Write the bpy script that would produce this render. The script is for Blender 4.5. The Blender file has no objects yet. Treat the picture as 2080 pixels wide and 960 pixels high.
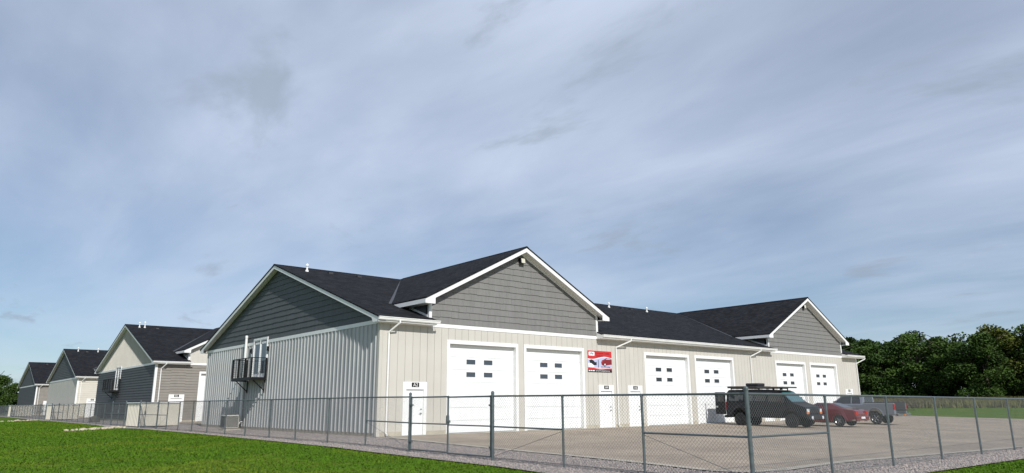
import bpy, bmesh, math, random
import numpy as np
from mathutils import Matrix, Vector
random.seed(7); rng = np.random.default_rng(7)
S = bpy.context.scene; COL = S.collection

# ------------------------------------------------------------------ camera
cam_d = bpy.data.cameras.new('camera'); cam = bpy.data.objects.new('camera', cam_d); COL.objects.link(cam)
yaw, pitch, roll = 0.702696, 0.233, -0.0070156
fw = Vector((math.sin(yaw)*math.cos(pitch), math.cos(yaw)*math.cos(pitch), math.sin(pitch)))
rt = Vector((math.cos(yaw), -math.sin(yaw), 0)); up = rt.cross(fw)
r2 = rt*math.cos(roll)+up*math.sin(roll); u2 = up*math.cos(roll)-rt*math.sin(roll)
M = Matrix((r2, u2, -fw)).transposed().to_4x4(); M.translation = (-16.18, -28.47, 1.383)
cam.matrix_world = M
cam_d.sensor_width = 36; cam_d.lens = 24.696; cam_d.clip_end = 3000; cam_d.clip_start = 0.1
S.camera = cam
# ------------------------------------------------------------------ sky, sun, exposure
SUN_EL, SUN_ROT = math.radians(35.5), math.radians(192)
w = bpy.data.worlds.new('World'); S.world = w; w.use_nodes = True
N = w.node_tree.nodes; Lk = w.node_tree.links; N.clear()
def node(nt, t, **k):
    n = nt.nodes.new(t)
    for a, b in k.items(): setattr(n, a, b)
    return n
out = node(w.node_tree, 'ShaderNodeOutputWorld'); bg = node(w.node_tree, 'ShaderNodeBackground')
sky = node(w.node_tree, 'ShaderNodeTexSky', sky_type='NISHITA', sun_disc=False, sun_elevation=SUN_EL, sun_rotation=SUN_ROT,
           altitude=250, air_density=1.0, dust_density=0.15, ozone_density=1.2)
bg.inputs['Strength'].default_value = 0.1
tc = node(w.node_tree, 'ShaderNodeTexCoord')
sep = node(w.node_tree, 'ShaderNodeSeparateXYZ'); Lk.new(tc.outputs['Generated'], sep.inputs[0])
def mth(nt, op, a, b=None, c=None):
    n = node(nt, 'ShaderNodeMath', operation=op)
    for i, v in enumerate((a, b, c)):
        if v is None: continue
        if isinstance(v, (int, float)): n.inputs[i].default_value = v
        else: nt.links.new(v, n.inputs[i])
    return n.outputs[0]
W = w.node_tree
den = mth(W, 'MAXIMUM', mth(W, 'ADD', sep.outputs[2], 0.12), 0.05)
cx_ = mth(W, 'DIVIDE', sep.outputs[0], den); cy_ = mth(W, 'DIVIDE', sep.outputs[1], den)
comb = node(W, 'ShaderNodeCombineXYZ'); Lk.new(cx_, comb.inputs[0]); Lk.new(cy_, comb.inputs[1])
def wnoise(rot, sc, scale, detail, rough, loc=(0,0,0)):
    mp = node(W, 'ShaderNodeMapping'); Lk.new(comb.outputs[0], mp.inputs['Vector'])
    mp.inputs['Rotation'].default_value = (0,0,rot); mp.inputs['Scale'].default_value = sc; mp.inputs['Location'].default_value = loc
    n = node(W, 'ShaderNodeTexNoise'); n.inputs['Scale'].default_value = scale; n.inputs['Detail'].default_value = detail
    n.inputs['Roughness'].default_value = rough; n.inputs['Distortion'].default_value = 0.35
    Lk.new(mp.outputs[0], n.inputs['Vector']); return n.outputs['Fac']
def ramp(nt, v, a, b, lo=0.0, hi=1.0):
    n = node(nt, 'ShaderNodeMapRange', interpolation_type='SMOOTHSTEP'); nt.links.new(v, n.inputs[0])
    for i, x in enumerate((a, b, lo, hi)): n.inputs[i+1].default_value = x
    return n.outputs[0]
c1 = ramp(W, wnoise(1.1, (1.0, 0.5, 1), 0.7, 6, 0.5, (3.1,1.2,0)), 0.30, 0.70)
c2 = ramp(W, wnoise(1.25, (1.0, 0.4, 1), 1.9, 8, 0.55, (0.4,5.2,0)), 0.30, 0.75)
veil = mth(W, 'ADD', mth(W, 'MULTIPLY', c1, 0.40), mth(W, 'ADD', mth(W, 'MULTIPLY', c2, 0.26), 0.30))
veil = mth(W, 'MULTIPLY', veil, ramp(W, sep.outputs[2], 0.0, 0.35, 0.75, 1.0))
mixc = node(W, 'ShaderNodeMix', data_type='RGBA'); Lk.new(mth(W, 'MINIMUM', veil, 0.94), mixc.inputs['Factor']); tint = node(W, 'ShaderNodeMix', data_type='RGBA', blend_type='MULTIPLY'); tint.inputs['Factor'].default_value = 1.0; Lk.new(sky.outputs[0], tint.inputs[6]); tint.inputs[7].default_value = (0.62, 0.78, 0.92, 1); Lk.new(tint.outputs[2], mixc.inputs[6])
mixc.inputs[7].default_value = (7.8, 8.9, 10.9, 1)
c3 = ramp(W, wnoise(0.5, (1.0, 0.6, 1), 2.3, 6, 0.6, (7.7,2.2,0)), 0.57, 0.70, 0.0, 0.6)
mixd = node(W, 'ShaderNodeMix', data_type='RGBA'); Lk.new(c3, mixd.inputs['Factor']); Lk.new(mixc.outputs[2], mixd.inputs[6])
mixd.inputs[7].default_value = (4.0, 4.8, 5.9, 1)
Lk.new(mixd.outputs[2], bg.inputs['Color']); Lk.new(bg.outputs[0], out.inputs['Surface'])
sd = bpy.data.lights.new('sun', 'SUN'); so = bpy.data.objects.new('sun', sd); COL.objects.link(so)
sd.energy = 5.0; sd.angle = math.radians(0.53); sd.color = (1.0, 0.97, 0.925)
so.rotation_euler = Vector((0.182, 0.80, -0.58)).to_track_quat('-Z', 'Y').to_euler()
S.view_settings.view_transform = 'Standard'; S.view_settings.look = 'None'; S.view_settings.exposure = -0.26; S.view_settings.gamma = 1
S.view_settings.use_curve_mapping = False

# ------------------------------------------------------------------ materials
MATS = {}
def mat(name, col, rough=0.6, metal=0.0, var=0.0, vscale=2.0, bump=0.0, bscale=60.0, col2=None, c2scale=8.0, c2lo=0.45, c2hi=0.6, coat=0.0, spec=0.5, stretch=(1,1,1)):
    if name in MATS: return MATS[name]
    m = bpy.data.materials.new(name); m.use_nodes = True; nt = m.node_tree; b = nt.nodes['Principled BSDF']
    b.inputs['Roughness'].default_value = rough; b.inputs['Metallic'].default_value = metal
    b.inputs['Coat Weight'].default_value = coat; b.inputs['Specular IOR Level'].default_value = spec
    b.inputs['Base Color'].default_value = (*col, 1)
    geo = node(nt, 'ShaderNodeNewGeometry')
    mp = node(nt, 'ShaderNodeMapping'); nt.links.new(geo.outputs['Position'], mp.inputs['Vector']); mp.inputs['Scale'].default_value = stretch
    cur = None
    if col2 is not None:
        n = node(nt, 'ShaderNodeTexNoise'); n.inputs['Scale'].default_value = c2scale; n.inputs['Detail'].default_value = 6
        nt.links.new(mp.outputs[0], n.inputs['Vector'])
        mx = node(nt, 'ShaderNodeMix', data_type='RGBA'); nt.links.new(ramp(nt, n.outputs['Fac'], c2lo, c2hi), mx.inputs['Factor'])
        mx.inputs[6].default_value = (*col, 1); mx.inputs[7].default_value = (*col2, 1); cur = mx.outputs[2]
    if var > 0:
        n = node(nt, 'ShaderNodeTexNoise'); n.inputs['Scale'].default_value = vscale; n.inputs['Detail'].default_value = 5
        nt.links.new(mp.outputs[0], n.inputs['Vector'])
        hs = node(nt, 'ShaderNodeHueSaturation'); nt.links.new(ramp(nt, n.outputs['Fac'], 0.25, 0.75, 1-var, 1+var), hs.inputs['Value'])
        if cur is None: hs.inputs['Color'].default_value = (*col, 1)
        else: nt.links.new(cur, hs.inputs['Color'])
        cur = hs.outputs[0]
    if cur is not None: nt.links.new(cur, b.inputs['Base Color'])
    if bump > 0:
        n = node(nt, 'ShaderNodeTexNoise'); n.inputs['Scale'].default_value = bscale; n.inputs['Detail'].default_value = 4
        nt.links.new(mp.outputs[0], n.inputs['Vector'])
        bp = node(nt, 'ShaderNodeBump'); bp.inputs['Strength'].default_value = bump; bp.inputs['Distance'].default_value = 0.02
        nt.links.new(n.outputs['Fac'], bp.inputs['Height']); nt.links.new(bp.outputs[0], b.inputs['Normal'])
    MATS[name] = m; return m
def per_object(m, amt=0.05):
    nt = m.node_tree; b = nt.nodes['Principled BSDF']; s = b.inputs['Base Color']
    oi = node(nt, 'ShaderNodeObjectInfo'); hs = node(nt, 'ShaderNodeHueSaturation')
    if s.is_linked: nt.links.new(s.links[0].from_socket, hs.inputs['Color'])
    else: hs.inputs['Color'].default_value = s.default_value
    nt.links.new(ramp(nt, oi.outputs['Random'], 0, 1, 1-amt, 1+amt), hs.inputs['Value']); nt.links.new(hs.outputs[0], s); return m
TAN = per_object(mat('tan_board', (0.53, 0.505, 0.45), 0.62, var=0.04, vscale=0.7, bump=0.1, bscale=40), 0.015)
STEEL = per_object(mat('grey_steel_siding', (0.40, 0.405, 0.395), 0.42, var=0.06, vscale=0.8), 0.03)
SHAKE = per_object(mat('grey_shake', (0.186, 0.182, 0.174), 0.75, var=0.07, vscale=5, bump=0.5, bscale=30, stretch=(1,1,0.15)), 0.025)
DSHAKE = per_object(mat('dark_shake', (0.082, 0.092, 0.098), 0.75, var=0.10, vscale=5, bump=0.4, bscale=30, stretch=(1,1,0.15)), 0.03)
DLAP = mat('dark_lap', (0.068, 0.075, 0.079), 0.7, var=0.08, vscale=1.5)
TAUPE = mat('taupe_lap', (0.225, 0.205, 0.178), 0.7, var=0.07, vscale=1.5)
CREAM = mat('cream_lap', (0.56, 0.53, 0.45), 0.65, var=0.05, vscale=1)
WHITE = mat('white_trim', (0.80, 0.80, 0.78), 0.5, var=0.04, vscale=1.5)
DOORW = per_object(mat('white_garage_door', (0.80, 0.81, 0.80), 0.42, var=0.03, vscale=0.8, bump=0.1, bscale=90), 0.012)
ALU = mat('white_aluminium', (0.80, 0.80, 0.77), 0.38, var=0.05, vscale=3)
CONC = mat('concrete', (0.42, 0.38, 0.31), 0.9, var=0.15, vscale=3, bump=0.4, bscale=50)
FOUND = mat('foundation_concrete', (0.44, 0.40, 0.32), 0.9, var=0.12, vscale=2, bump=0.3, bscale=40)
GALV = mat('galvanised_steel', (0.115, 0.140, 0.145), 0.42, metal=0.35, var=0.18, vscale=6)
WIRE = mat('fence_wire', (0.14, 0.15, 0.15), 0.5, metal=0.3)
BLACK = mat('black_metal', (0.006, 0.006, 0.007), 0.5, spec=0.3)
BLKPL = mat('black_plastic', (0.02, 0.02, 0.022), 0.6)
GLASS = mat('dark_glass', (0.02, 0.024, 0.03), 0.06, spec=0.8)
GLASS_REFL = mat('glass_reflection_tint', (0.05, 0.062, 0.08), 0.08, spec=0.8)  # blue-grey reflection put into the pane colour
LENS = mat('lamp_lens', (0.62, 0.60, 0.50), 0.25)
RUBBER = mat('rubber', (0.015, 0.015, 0.016), 0.85, bump=0.3, bscale=80)
CHROME = mat('bright_alloy', (0.55, 0.56, 0.58), 0.22, metal=0.95)
REDL = mat('red_lens', (0.45, 0.015, 0.012), 0.15, coat=0.6)
AMBER = mat('amber_lens', (0.75, 0.20, 0.01), 0.2, coat=0.5)
CLEAR = mat('clear_lens', (0.65, 0.68, 0.70), 0.1, coat=0.5)
VANP = mat('black_van_paint', (0.005, 0.006, 0.009), 0.38, coat=0.08, spec=0.25)
REDP = mat('dark_red_paint', (0.13, 0.007, 0.011), 0.2, coat=0.9)
GREYP = mat('grey_truck_paint', (0.24, 0.26, 0.30), 0.3, metal=0.3, coat=0.6)
UNIT = mat('condenser_paint', (0.48, 0.47, 0.43), 0.5, var=0.06)
ROCK = per_object(mat('pale_limestone', (0.50, 0.43, 0.32), 0.9, var=0.25, vscale=9, bump=0.8, bscale=18), 0.18)
DKLUMP = mat('dark_lump', (0.09, 0.085, 0.075), 0.9, var=0.25, vscale=6, bump=0.8, bscale=12)
BARK = mat('bark', (0.07, 0.055, 0.04), 0.95, var=0.2, vscale=4, bump=0.6, bscale=14)
# roof shingles: brick pattern on metre UVs
def shingle_mat():
    m = mat('asphalt_shingle', (0.013, 0.014, 0.017), 0.9, spec=0.14); nt = m.node_tree; b = nt.nodes['Principled BSDF']
    uv = node(nt, 'ShaderNodeUVMap'); br = node(nt, 'ShaderNodeTexBrick'); br.offset = 0.37
    br.inputs['Scale'].default_value = 1.0; br.inputs['Brick Width'].default_value = 0.33; br.inputs['Row Height'].default_value = 0.15
    br.inputs['Mortar Size'].default_value = 0.008; br.inputs['Color1'].default_value = (0.009,0.0095,0.0125,1); br.inputs['Color2'].default_value = (0.026,0.0265,0.030,1)
    br.inputs['Mortar'].default_value = (0.006,0.006,0.008,1); br.inputs['Bias'].default_value = -0.1
    nt.links.new(uv.outputs[0], br.inputs['Vector'])
    n = node(nt, 'ShaderNodeTexNoise'); n.inputs['Scale'].default_value = 0.6; n.inputs['Detail'].default_value = 6; nt.links.new(uv.outputs[0], n.inputs['Vector'])
    hs = node(nt, 'ShaderNodeHueSaturation'); nt.links.new(br.outputs['Color'], hs.inputs['Color']); nt.links.new(ramp(nt, n.outputs['Fac'], 0.3, 0.7, 0.82, 1.2), hs.inputs['Value'])
    nt.links.new(hs.outputs[0], b.inputs['Base Color'])
    bp = node(nt, 'ShaderNodeBump'); bp.inputs['Strength'].default_value = 0.6; bp.inputs['Distance'].default_value = 0.02
    nt.links.new(br.outputs['Fac'], bp.inputs['Height']); bp.invert = True; nt.links.new(bp.outputs[0], b.inputs['Normal']); return m
SHINGLE = shingle_mat()
def paver_mat():
    m = mat('brown_pavers', (0.25, 0.20, 0.155), 0.9); nt = m.node_tree; b = nt.nodes['Principled BSDF']
    geo = node(nt, 'ShaderNodeNewGeometry'); br = node(nt, 'ShaderNodeTexBrick')
    br.inputs['Scale'].default_value = 1.0; br.inputs['Brick Width'].default_value = 0.24; br.inputs['Row Height'].default_value = 0.12
    br.inputs['Mortar Size'].default_value = 0.006; br.inputs['Color1'].default_value = (0.39,0.318,0.24,1); br.inputs['Color2'].default_value = (0.31,0.254,0.196,1)
    br.inputs['Mortar'].default_value = (0.19,0.16,0.13,1); nt.links.new(geo.outputs['Position'], br.inputs['Vector'])
    n = node(nt, 'ShaderNodeTexNoise'); n.inputs['Scale'].default_value = 0.35; n.inputs['Detail'].default_value = 7; nt.links.new(geo.outputs['Position'], n.inputs['Vector'])
    hs = node(nt, 'ShaderNodeHueSaturation'); nt.links.new(br.outputs['Color'], hs.inputs['Color']); nt.links.new(ramp(nt, n.outputs['Fac'], 0.3, 0.7, 0.86, 1.13), hs.inputs['Value'])
    nt.links.new(hs.outputs[0], b.inputs['Base Color'])
    bp = node(nt, 'ShaderNodeBump'); bp.inputs['Strength'].default_value = 0.5; bp.inputs['Distance'].default_value = 0.01; bp.invert = True
    nt.links.new(br.outputs['Fac'], bp.inputs['Height']); nt.links.new(bp.outputs[0], b.inputs['Normal']); return m
PAVER = paver_mat()
GRAVEL = mat('pink_grey_gravel', (0.36, 0.315, 0.285), 0.95, bump=1.0, bscale=35, col2=(0.22,0.195,0.19), c2scale=28, c2lo=0.42, c2hi=0.6, var=0.12, vscale=0.8)
STONE = mat('gravel_stone', (0.40, 0.345, 0.31), 0.9, col2=(0.23,0.21,0.205), c2scale=14, c2lo=0.42, c2hi=0.58, var=0.2, vscale=25)
GRASS = mat('lawn_green', (0.062, 0.125, 0.010), 0.9, spec=0.05, col2=(0.100,0.142,0.015), c2scale=0.35, c2lo=0.45, c2hi=0.65, var=0.22, vscale=5, bump=0.8, bscale=30)
BLADE = mat('grass_blade', (0.070, 0.146, 0.009), 0.8, spec=0.08, col2=(0.135,0.172,0.017), c2scale=0.28, c2lo=0.46, c2hi=0.74, var=0.22, vscale=3)
MEADOW = mat('meadow_weeds', (0.13, 0.13, 0.035), 0.8, col2=(0.10,0.085,0.05), c2scale=0.35, c2lo=0.42, c2hi=0.6, var=0.25, vscale=2, stretch=(0.3,0.3,1))
def leaf_mat(name, c):
    m = mat(name, c, 0.75, var=0.22, vscale=0.3, spec=0.15); return per_object(m, 0.12)
LEAF = [leaf_mat('leaf_dark', (0.036,0.070,0.015)), leaf_mat('leaf_mid', (0.052,0.094,0.018)), leaf_mat('leaf_yellow', (0.100,0.120,0.022))]

# ------------------------------------------------------------------ mesh helpers
def link(name, me, parent=None):
    o = bpy.data.objects.new(name, me); COL.objects.link(o); o.parent = parent; return o
def empty(name, loc=(0,0,0), rz=0.0):
    o = link(name, None); o.location = loc; o.rotation_euler = (0,0,rz); o.empty_display_size = 0.3; return o
def tag(o, label=None, cat=None, group=None, kind=None):
    if label: o['label'] = label
    if cat: o['category'] = cat
    if group: o['group'] = group
    if kind: o['kind'] = kind
    return o
class MB:
    def __init__(s): s.v, s.f = [], []
    def add(s, v, f):
        b = len(s.v); s.v += [tuple(p) for p in v]; s.f += [tuple(i+b for i in q) for q in f]; return s
    def box(s, x0, x1, y0, y1, z0, z1):
        return s.add([(x0,y0,z0),(x1,y0,z0),(x1,y1,z0),(x0,y1,z0),(x0,y0,z1),(x1,y0,z1),(x1,y1,z1),(x0,y1,z1)],
                     [(0,3,2,1),(4,5,6,7),(0,1,5,4),(1,2,6,5),(2,3,7,6),(3,0,4,7)])
    def prism(s, poly, ax, a0, a1):
        n = len(poly)
        def P(p, a): return (a,p[0],p[1]) if ax == 'x' else (p[0],a,p[1]) if ax == 'y' else (p[0],p[1],a)
        v = [P(p,a0) for p in poly]+[P(p,a1) for p in poly]
        return s.add(v, [tuple(range(n))[::-1], tuple(range(n,2*n))]+[(i,(i+1)%n,n+(i+1)%n,n+i) for i in range(n)])
    def tube(s, p, q, r, n=8, r2=None):
        p, q = Vector(p), Vector(q); d = (q-p).normalized(); a = d.orthogonal().normalized(); b = d.cross(a); r2 = r if r2 is None else r2
        v = [p+(a*math.cos(t)+b*math.sin(t))*r for t in [2*math.pi*i/n for i in range(n)]]+[q+(a*math.cos(t)+b*math.sin(t))*r2 for t in [2*math.pi*i/n for i in range(n)]]
        return s.add(v, [tuple(range(n))[::-1], tuple(range(n,2*n))]+[(i,(i+1)%n,n+(i+1)%n,n+i) for i in range(n)])
    def path(s, pts, r, n=8):
        for a, b in zip(pts[:-1], pts[1:]): s.tube(a, b, r, n)
        return s
    def lathe(s, prof, n=20, axis='z', c=(0,0,0)):
        v = []; 
        for (r, h) in prof:
            for i in range(n):
                t = 2*math.pi*i/n; a, b = r*math.cos(t), r*math.sin(t)
                v.append((c[0]+a,c[1]+b,c[2]+h) if axis == 'z' else (c[0]+h,c[1]+a,c[2]+b) if axis == 'x' else (c[0]+a,c[1]+h,c[2]+b))
        m = len(prof); f = [(j*n+i, j*n+(i+1)%n, (j+1)*n+(i+1)%n, (j+1)*n+i) for j in range(m-1) for i in range(n)]
        f += [tuple(range(n))[::-1], tuple(range((m-1)*n, m*n))]
        return s.add(v, f)
    def build(s, name, m, parent=None, smooth=False, fix=True, bevel=0.0):
        me = bpy.data.meshes.new(name); me.from_pydata(s.v, [], s.f)
        if fix:
            bm = bmesh.new(); bm.from_mesh(me); bmesh.ops.recalc_face_normals(bm, faces=bm.faces); bm.to_mesh(me); bm.free()
        if m: me.materials.append(m)
        if smooth: me.polygons.foreach_set('use_smooth', [True]*len(me.polygons))
        o = link(name, me, parent)
        if bevel:
            b = o.modifiers.new('bevel', 'BEVEL'); b.width = bevel; b.segments = 2; b.limit_method = 'ANGLE'; b.angle_limit = math.radians(30)
        return o
def clip(poly, conv):
    """clip polygon by a convex counter-clockwise polygon"""
    outp = list(poly)
    for i in range(len(conv)):
        a, b = conv[i], conv[(i+1)%len(conv)]; inp = outp; outp = []
        def sd_(p): return (b[0]-a[0])*(p[1]-a[1])-(b[1]-a[1])*(p[0]-a[0])
        for j in range(len(inp)):
            p, q = inp[j], inp[(j+1)%len(inp)]; sp, sq = sd_(p), sd_(q)
            if sp >= 0: outp.append(p)
            if (sp >= 0) != (sq >= 0):
                t = sp/(sp-sq); outp.append((p[0]+t*(q[0]-p[0]), p[1]+t*(q[1]-p[1])))
        if len(outp) < 3: return []
    return outp
def area(p): return abs(sum(p[i][0]*p[(i+1)%len(p)][1]-p[(i+1)%len(p)][0]*p[i][1] for i in range(len(p))))/2
def text_part(name, txt, size, m, parent, loc, rot, align='CENTER', sx=1.0):
    cu = bpy.data.curves.new(name, 'FONT'); cu.body = txt; cu.size = size; cu.align_x = align; cu.align_y = 'CENTER'; cu.extrude = 0.002
    t = bpy.data.objects.new(name+'_curve', cu); COL.objects.link(t)
    dg = bpy.context.evaluated_depsgraph_get(); me = bpy.data.meshes.new_from_object(t.evaluated_get(dg)); bpy.data.objects.remove(t)
    me.materials.clear(); me.materials.append(m)
    o = link(name, me, parent); o.location = loc; o.rotation_euler = rot; o.scale = (sx,1,1); return o

# ------------------------------------------------------------------ ground
def sst(a, b, x):
    t = np.clip((x-a)/(b-a), 0, 1); return t*t*(3-2*t)
def H(x, y):
    x = np.asarray(x, float); y = np.asarray(y, float)
    base = np.where(y < 0, -0.27*(1-np.exp(np.minimum(y,0)/9)), 0.0)
    base = base-0.10*(1-np.exp(-np.maximum(x,0)/14))*sst(2, 18, -y)
    left = np.minimum(base, -0.10)-0.05*sst(-4, -10, x)
    k = sst(0.6, -1.2, x)
    h = base*(1-k)+left*k
    h = h+0.95*sst(58, 125, x)*sst(-60, 10, y)
    return h
def sheet(name, xs, ys, off, m, keep=None):
    X, Y = np.meshgrid(xs, ys); Z = H(X, Y)+off; n, k = X.shape
    v = np.stack([X.ravel(), Y.ravel(), Z.ravel()], 1)
    f = []
    for j in range(n-1):
        for i in range(k-1):
            if keep is None or keep((xs[i]+xs[i+1])/2, (ys[j]+ys[j+1])/2): f.append((j*k+i, j*k+i+1, (j+1)*k+i+1, (j+1)*k+i))
    me = bpy.data.meshes.new(name); me.from_pydata(v.tolist(), [], f); me.materials.append(m)
    me.polygons.foreach_set('use_smooth', [True]*len(me.polygons))
    return tag(link(name, me), kind='structure')
def poly_sheet(name, poly, off, m, step=1.0):
    """fill an outline with a grid-cut n-gon so that it follows the ground"""
    bm = bmesh.new(); vs = [bm.verts.new((p[0],p[1],0)) for p in poly]; bm.faces.new(vs)
    xs = [p[0] for p in poly]; ys = [p[1] for p in poly]
    for ax, lo, hi in ((0,min(xs),max(xs)),(1,min(ys),max(ys))):
        t = lo+step
        while t < hi:
            co = (t,0,0) if ax == 0 else (0,t,0); no = (1,0,0) if ax == 0 else (0,1,0)
            bmesh.ops.bisect_plane(bm, geom=bm.verts[:]+bm.edges[:]+bm.faces[:], plane_co=co, plane_no=no); t += step
    for v in bm.verts: v.co.z = float(H(v.co.x, v.co.y))+off
    bmesh.ops.recalc_face_normals(bm, faces=bm.faces)
    me = bpy.data.meshes.new(name); bm.to_mesh(me); bm.free(); me.materials.append(m)
    if me.polygons[0].normal.z < 0: me.flip_normals()
    return tag(link(name, me), kind='structure')
gx = np.concatenate([[-900,-500,-300,-180,-120,-80], np.arange(-60,60,1.5), np.arange(60,150,5), [170,220,300,500,1200]])
gy = np.concatenate([[-600,-300,-150,-90], np.arange(-60,60,1.5), np.arange(60,150,5), [170,220,300,500,1200]])
lawn = sheet('lawn', gx, gy, -0.03, GRASS)
gravel = [(-4.35,-21.0),(-4.0,-21.5),(0,-21.45),(6,-21.55),(14,-21.8),(30,-22.2),(60,-22.6),(60,-18.0),(10,-17.5),(1.2,-17.0),(1.2,0.3),(0.2,0.3),(0.2,24.3),(1.0,24.3),(1.0,40.5),(0.2,40.5),(0.2,64.6),(1.0,64.6),(1.0,80.7),(0.2,80.7),(0.2,105),(1.0,105),(1.0,121),(0.2,121),(0.2,146),(-3.7,146),(-3.75,100),(-3.7,72),(-4.1,68.5),(-3.7,66),(-3.7,40),(-4.3,33),(-4.2,28.5),(-3.6,25),(-3.6,12),(-3.85,2),(-4.05,-5),(-4.0,-10),(-4.05,-13.5),(-4.35,-16)]
poly_sheet('gravel_strip', gravel, 0.0, GRAVEL, 1.5)
lot_l = [(0.42,-0.62),(0.42,-3),(0.3,-6),(0.14,-9),(0.0,-12),(-0.25,-14.5),(-0.6,-16.6),(-0.85,-17.8)]
arc = [(-0.85,-18.25),(-0.65,-18.6),(-0.25,-18.82),(0.3,-18.88)]
lot_b = [(2.2,-18.72),(4.1,-18.68),(6,-18.85),(8.3,-19.08),(11.2,-19.4),(15.6,-19.85),(25,-20.3),(40,-20.6),(58,-20.8)]
edge = lot_l+arc+lot_b
poly_sheet('paved_lot', edge+[(58,12),(48.6,12),(48.6,-0.62)], 0.012, PAVER, 1.5)
def ribbon(pts, wd):
    o = []
    for i, p in enumerate(pts):
        a = Vector(pts[max(0,i-1)]); b = Vector(pts[min(len(pts)-1,i+1)]); d = (b-a).normalized(); nrm = Vector((d.y,-d.x)); o.append((p[0]+nrm.x*wd, p[1]+nrm.y*wd))
    return o
poly_sheet('concrete_edging', edge+ribbon(edge, -0.34)[::-1] if False else edge+ribbon(edge, 0.34)[::-1], 0.03, CONC, 1.5)
poly_sheet('concrete_apron', [(0.42,-0.62),(48.2,-0.62),(48.2,0.1),(0.42,0.1)], 0.022, CONC, 1.5)
for k in range(3):
    poly_sheet('driveway', [(1.0,24.3+40.2*k),(60,24.3+40.2*k),(60,40.4+40.2*k),(1.0,40.4+40.2*k)], 0.02, PAVER, 4)

# grass blades near the camera, gravel stones along the fence (nobody could count them)
def inside(px, py, poly):
    r = np.zeros(len(px), bool); n = len(poly)
    for i in range(n):
        x1, y1 = poly[i]; x2, y2 = poly[(i+1)%n]
        c = ((y1 > py) != (y2 > py)) & (px < (x2-x1)*(py-y1)/((y2-y1) if y2 != y1 else 1e-9)+x1); r ^= c
    return r
def np_mesh(name, v, f, m):
    me = bpy.data.meshes.new(name); k = f.shape[1]
    me.vertices.add(len(v)); me.vertices.foreach_set('co', v.astype(np.float32).ravel())
    me.loops.add(f.size); me.loops.foreach_set('vertex_index', f.astype(np.int32).ravel())
    me.polygons.add(len(f)); me.polygons.foreach_set('loop_start', np.arange(0, f.size, k, dtype=np.int32)); me.polygons.foreach_set('loop_total', np.full(len(f), k, np.int32))
    me.update(); me.validate(); me.materials.append(m); return me
def blades():
    cx, cy = -16.18, -28.47; n = 620000
    az = np.radians(rng.uniform(-14, 94, n)); r = 9+rng.random(n)**1.5*95
    x = cx+r*np.sin(az); y = cy+r*np.cos(az)
    jx, jy = rng.normal(0, 0.11, n), rng.normal(0, 0.11, n)
    ok = ~inside(x+jx, y+jy, gravel) & ((x < -3.4) | (y < -21.0))
    x, y, r = x[ok], y[ok], r[ok]; n = len(x)
    # slight scalloped fringe toward the gravel comes for free; patchy density
    z = H(x, y)-0.03
    h = rng.uniform(0.018, 0.04, n)*(1+r/90)*np.where(rng.random(n) < 0.04, 1.9, 1.0); wd = rng.uniform(0.006, 0.013, n)*(1+r/22); a = rng.uniform(0, 2*math.pi, n)
    lx, ly = rng.normal(0, 0.03, n), rng.normal(0, 0.03, n)
    v = np.empty((n,3,3)); dx, dy = np.cos(a)*wd, np.sin(a)*wd
    v[:,0] = np.stack([x-dx,y-dy,z],1); v[:,1] = np.stack([x+dx,y+dy,z],1); v[:,2] = np.stack([x+lx,y+ly,z+h],1)
    return np_mesh('grass', v.reshape(-1,3), np.arange(3*n).reshape(-1,3), BLADE)
tag(link('grass', blades()), 'short mown green grass growing over the lawn in the foreground', 'grass', kind='stuff')
def stones():
    n = 60000; t = rng.random(n)
    x = np.where(t < 0.62, rng.uniform(-4.3, 0.4, n), rng.uniform(-4, 22, n)); y = np.where(t < 0.62, -21.4+rng.random(n)**1.3*46, rng.uniform(-22, -18.9, n))
    ok = inside(x, y, gravel) & ~inside(x, y, edge+[(58,12),(48.6,12),(48.6,-0.62)])
    x, y = x[ok], y[ok]; n = len(x); s = rng.uniform(0.012, 0.034, n); z = H(x, y)+s*0.25
    base = np.array([(1,0,0),(0,1,0),(-1,0,0),(0,-1,0),(0,0,0.75),(0,0,-0.5)], float)
    a = rng.uniform(0, 2*math.pi, n); ca, sa = np.cos(a), np.sin(a); jit = rng.uniform(0.7, 1.35, (n,6,3))
    b = base[None]*jit; v = np.empty((n,6,3))
    v[:,:,0] = (b[:,:,0]*ca[:,None]-b[:,:,1]*sa[:,None])*s[:,None]+x[:,None]; v[:,:,1] = (b[:,:,0]*sa[:,None]+b[:,:,1]*ca[:,None])*s[:,None]+y[:,None]; v[:,:,2] = b[:,:,2]*s[:,None]+z[:,None]
    fb = np.array([(0,1,4),(1,2,4),(2,3,4),(3,0,4),(1,0,5),(2,1,5),(3,2,5),(0,3,5)])
    f = (fb[None]+6*np.arange(n)[:,None,None]).reshape(-1,3)
    return np_mesh('gravel', v.reshape(-1,3), f, STONE)
tag(link('gravel', stones()), 'loose pinkish grey gravel stones along the chain link fence', 'gravel', kind='stuff')

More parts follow.
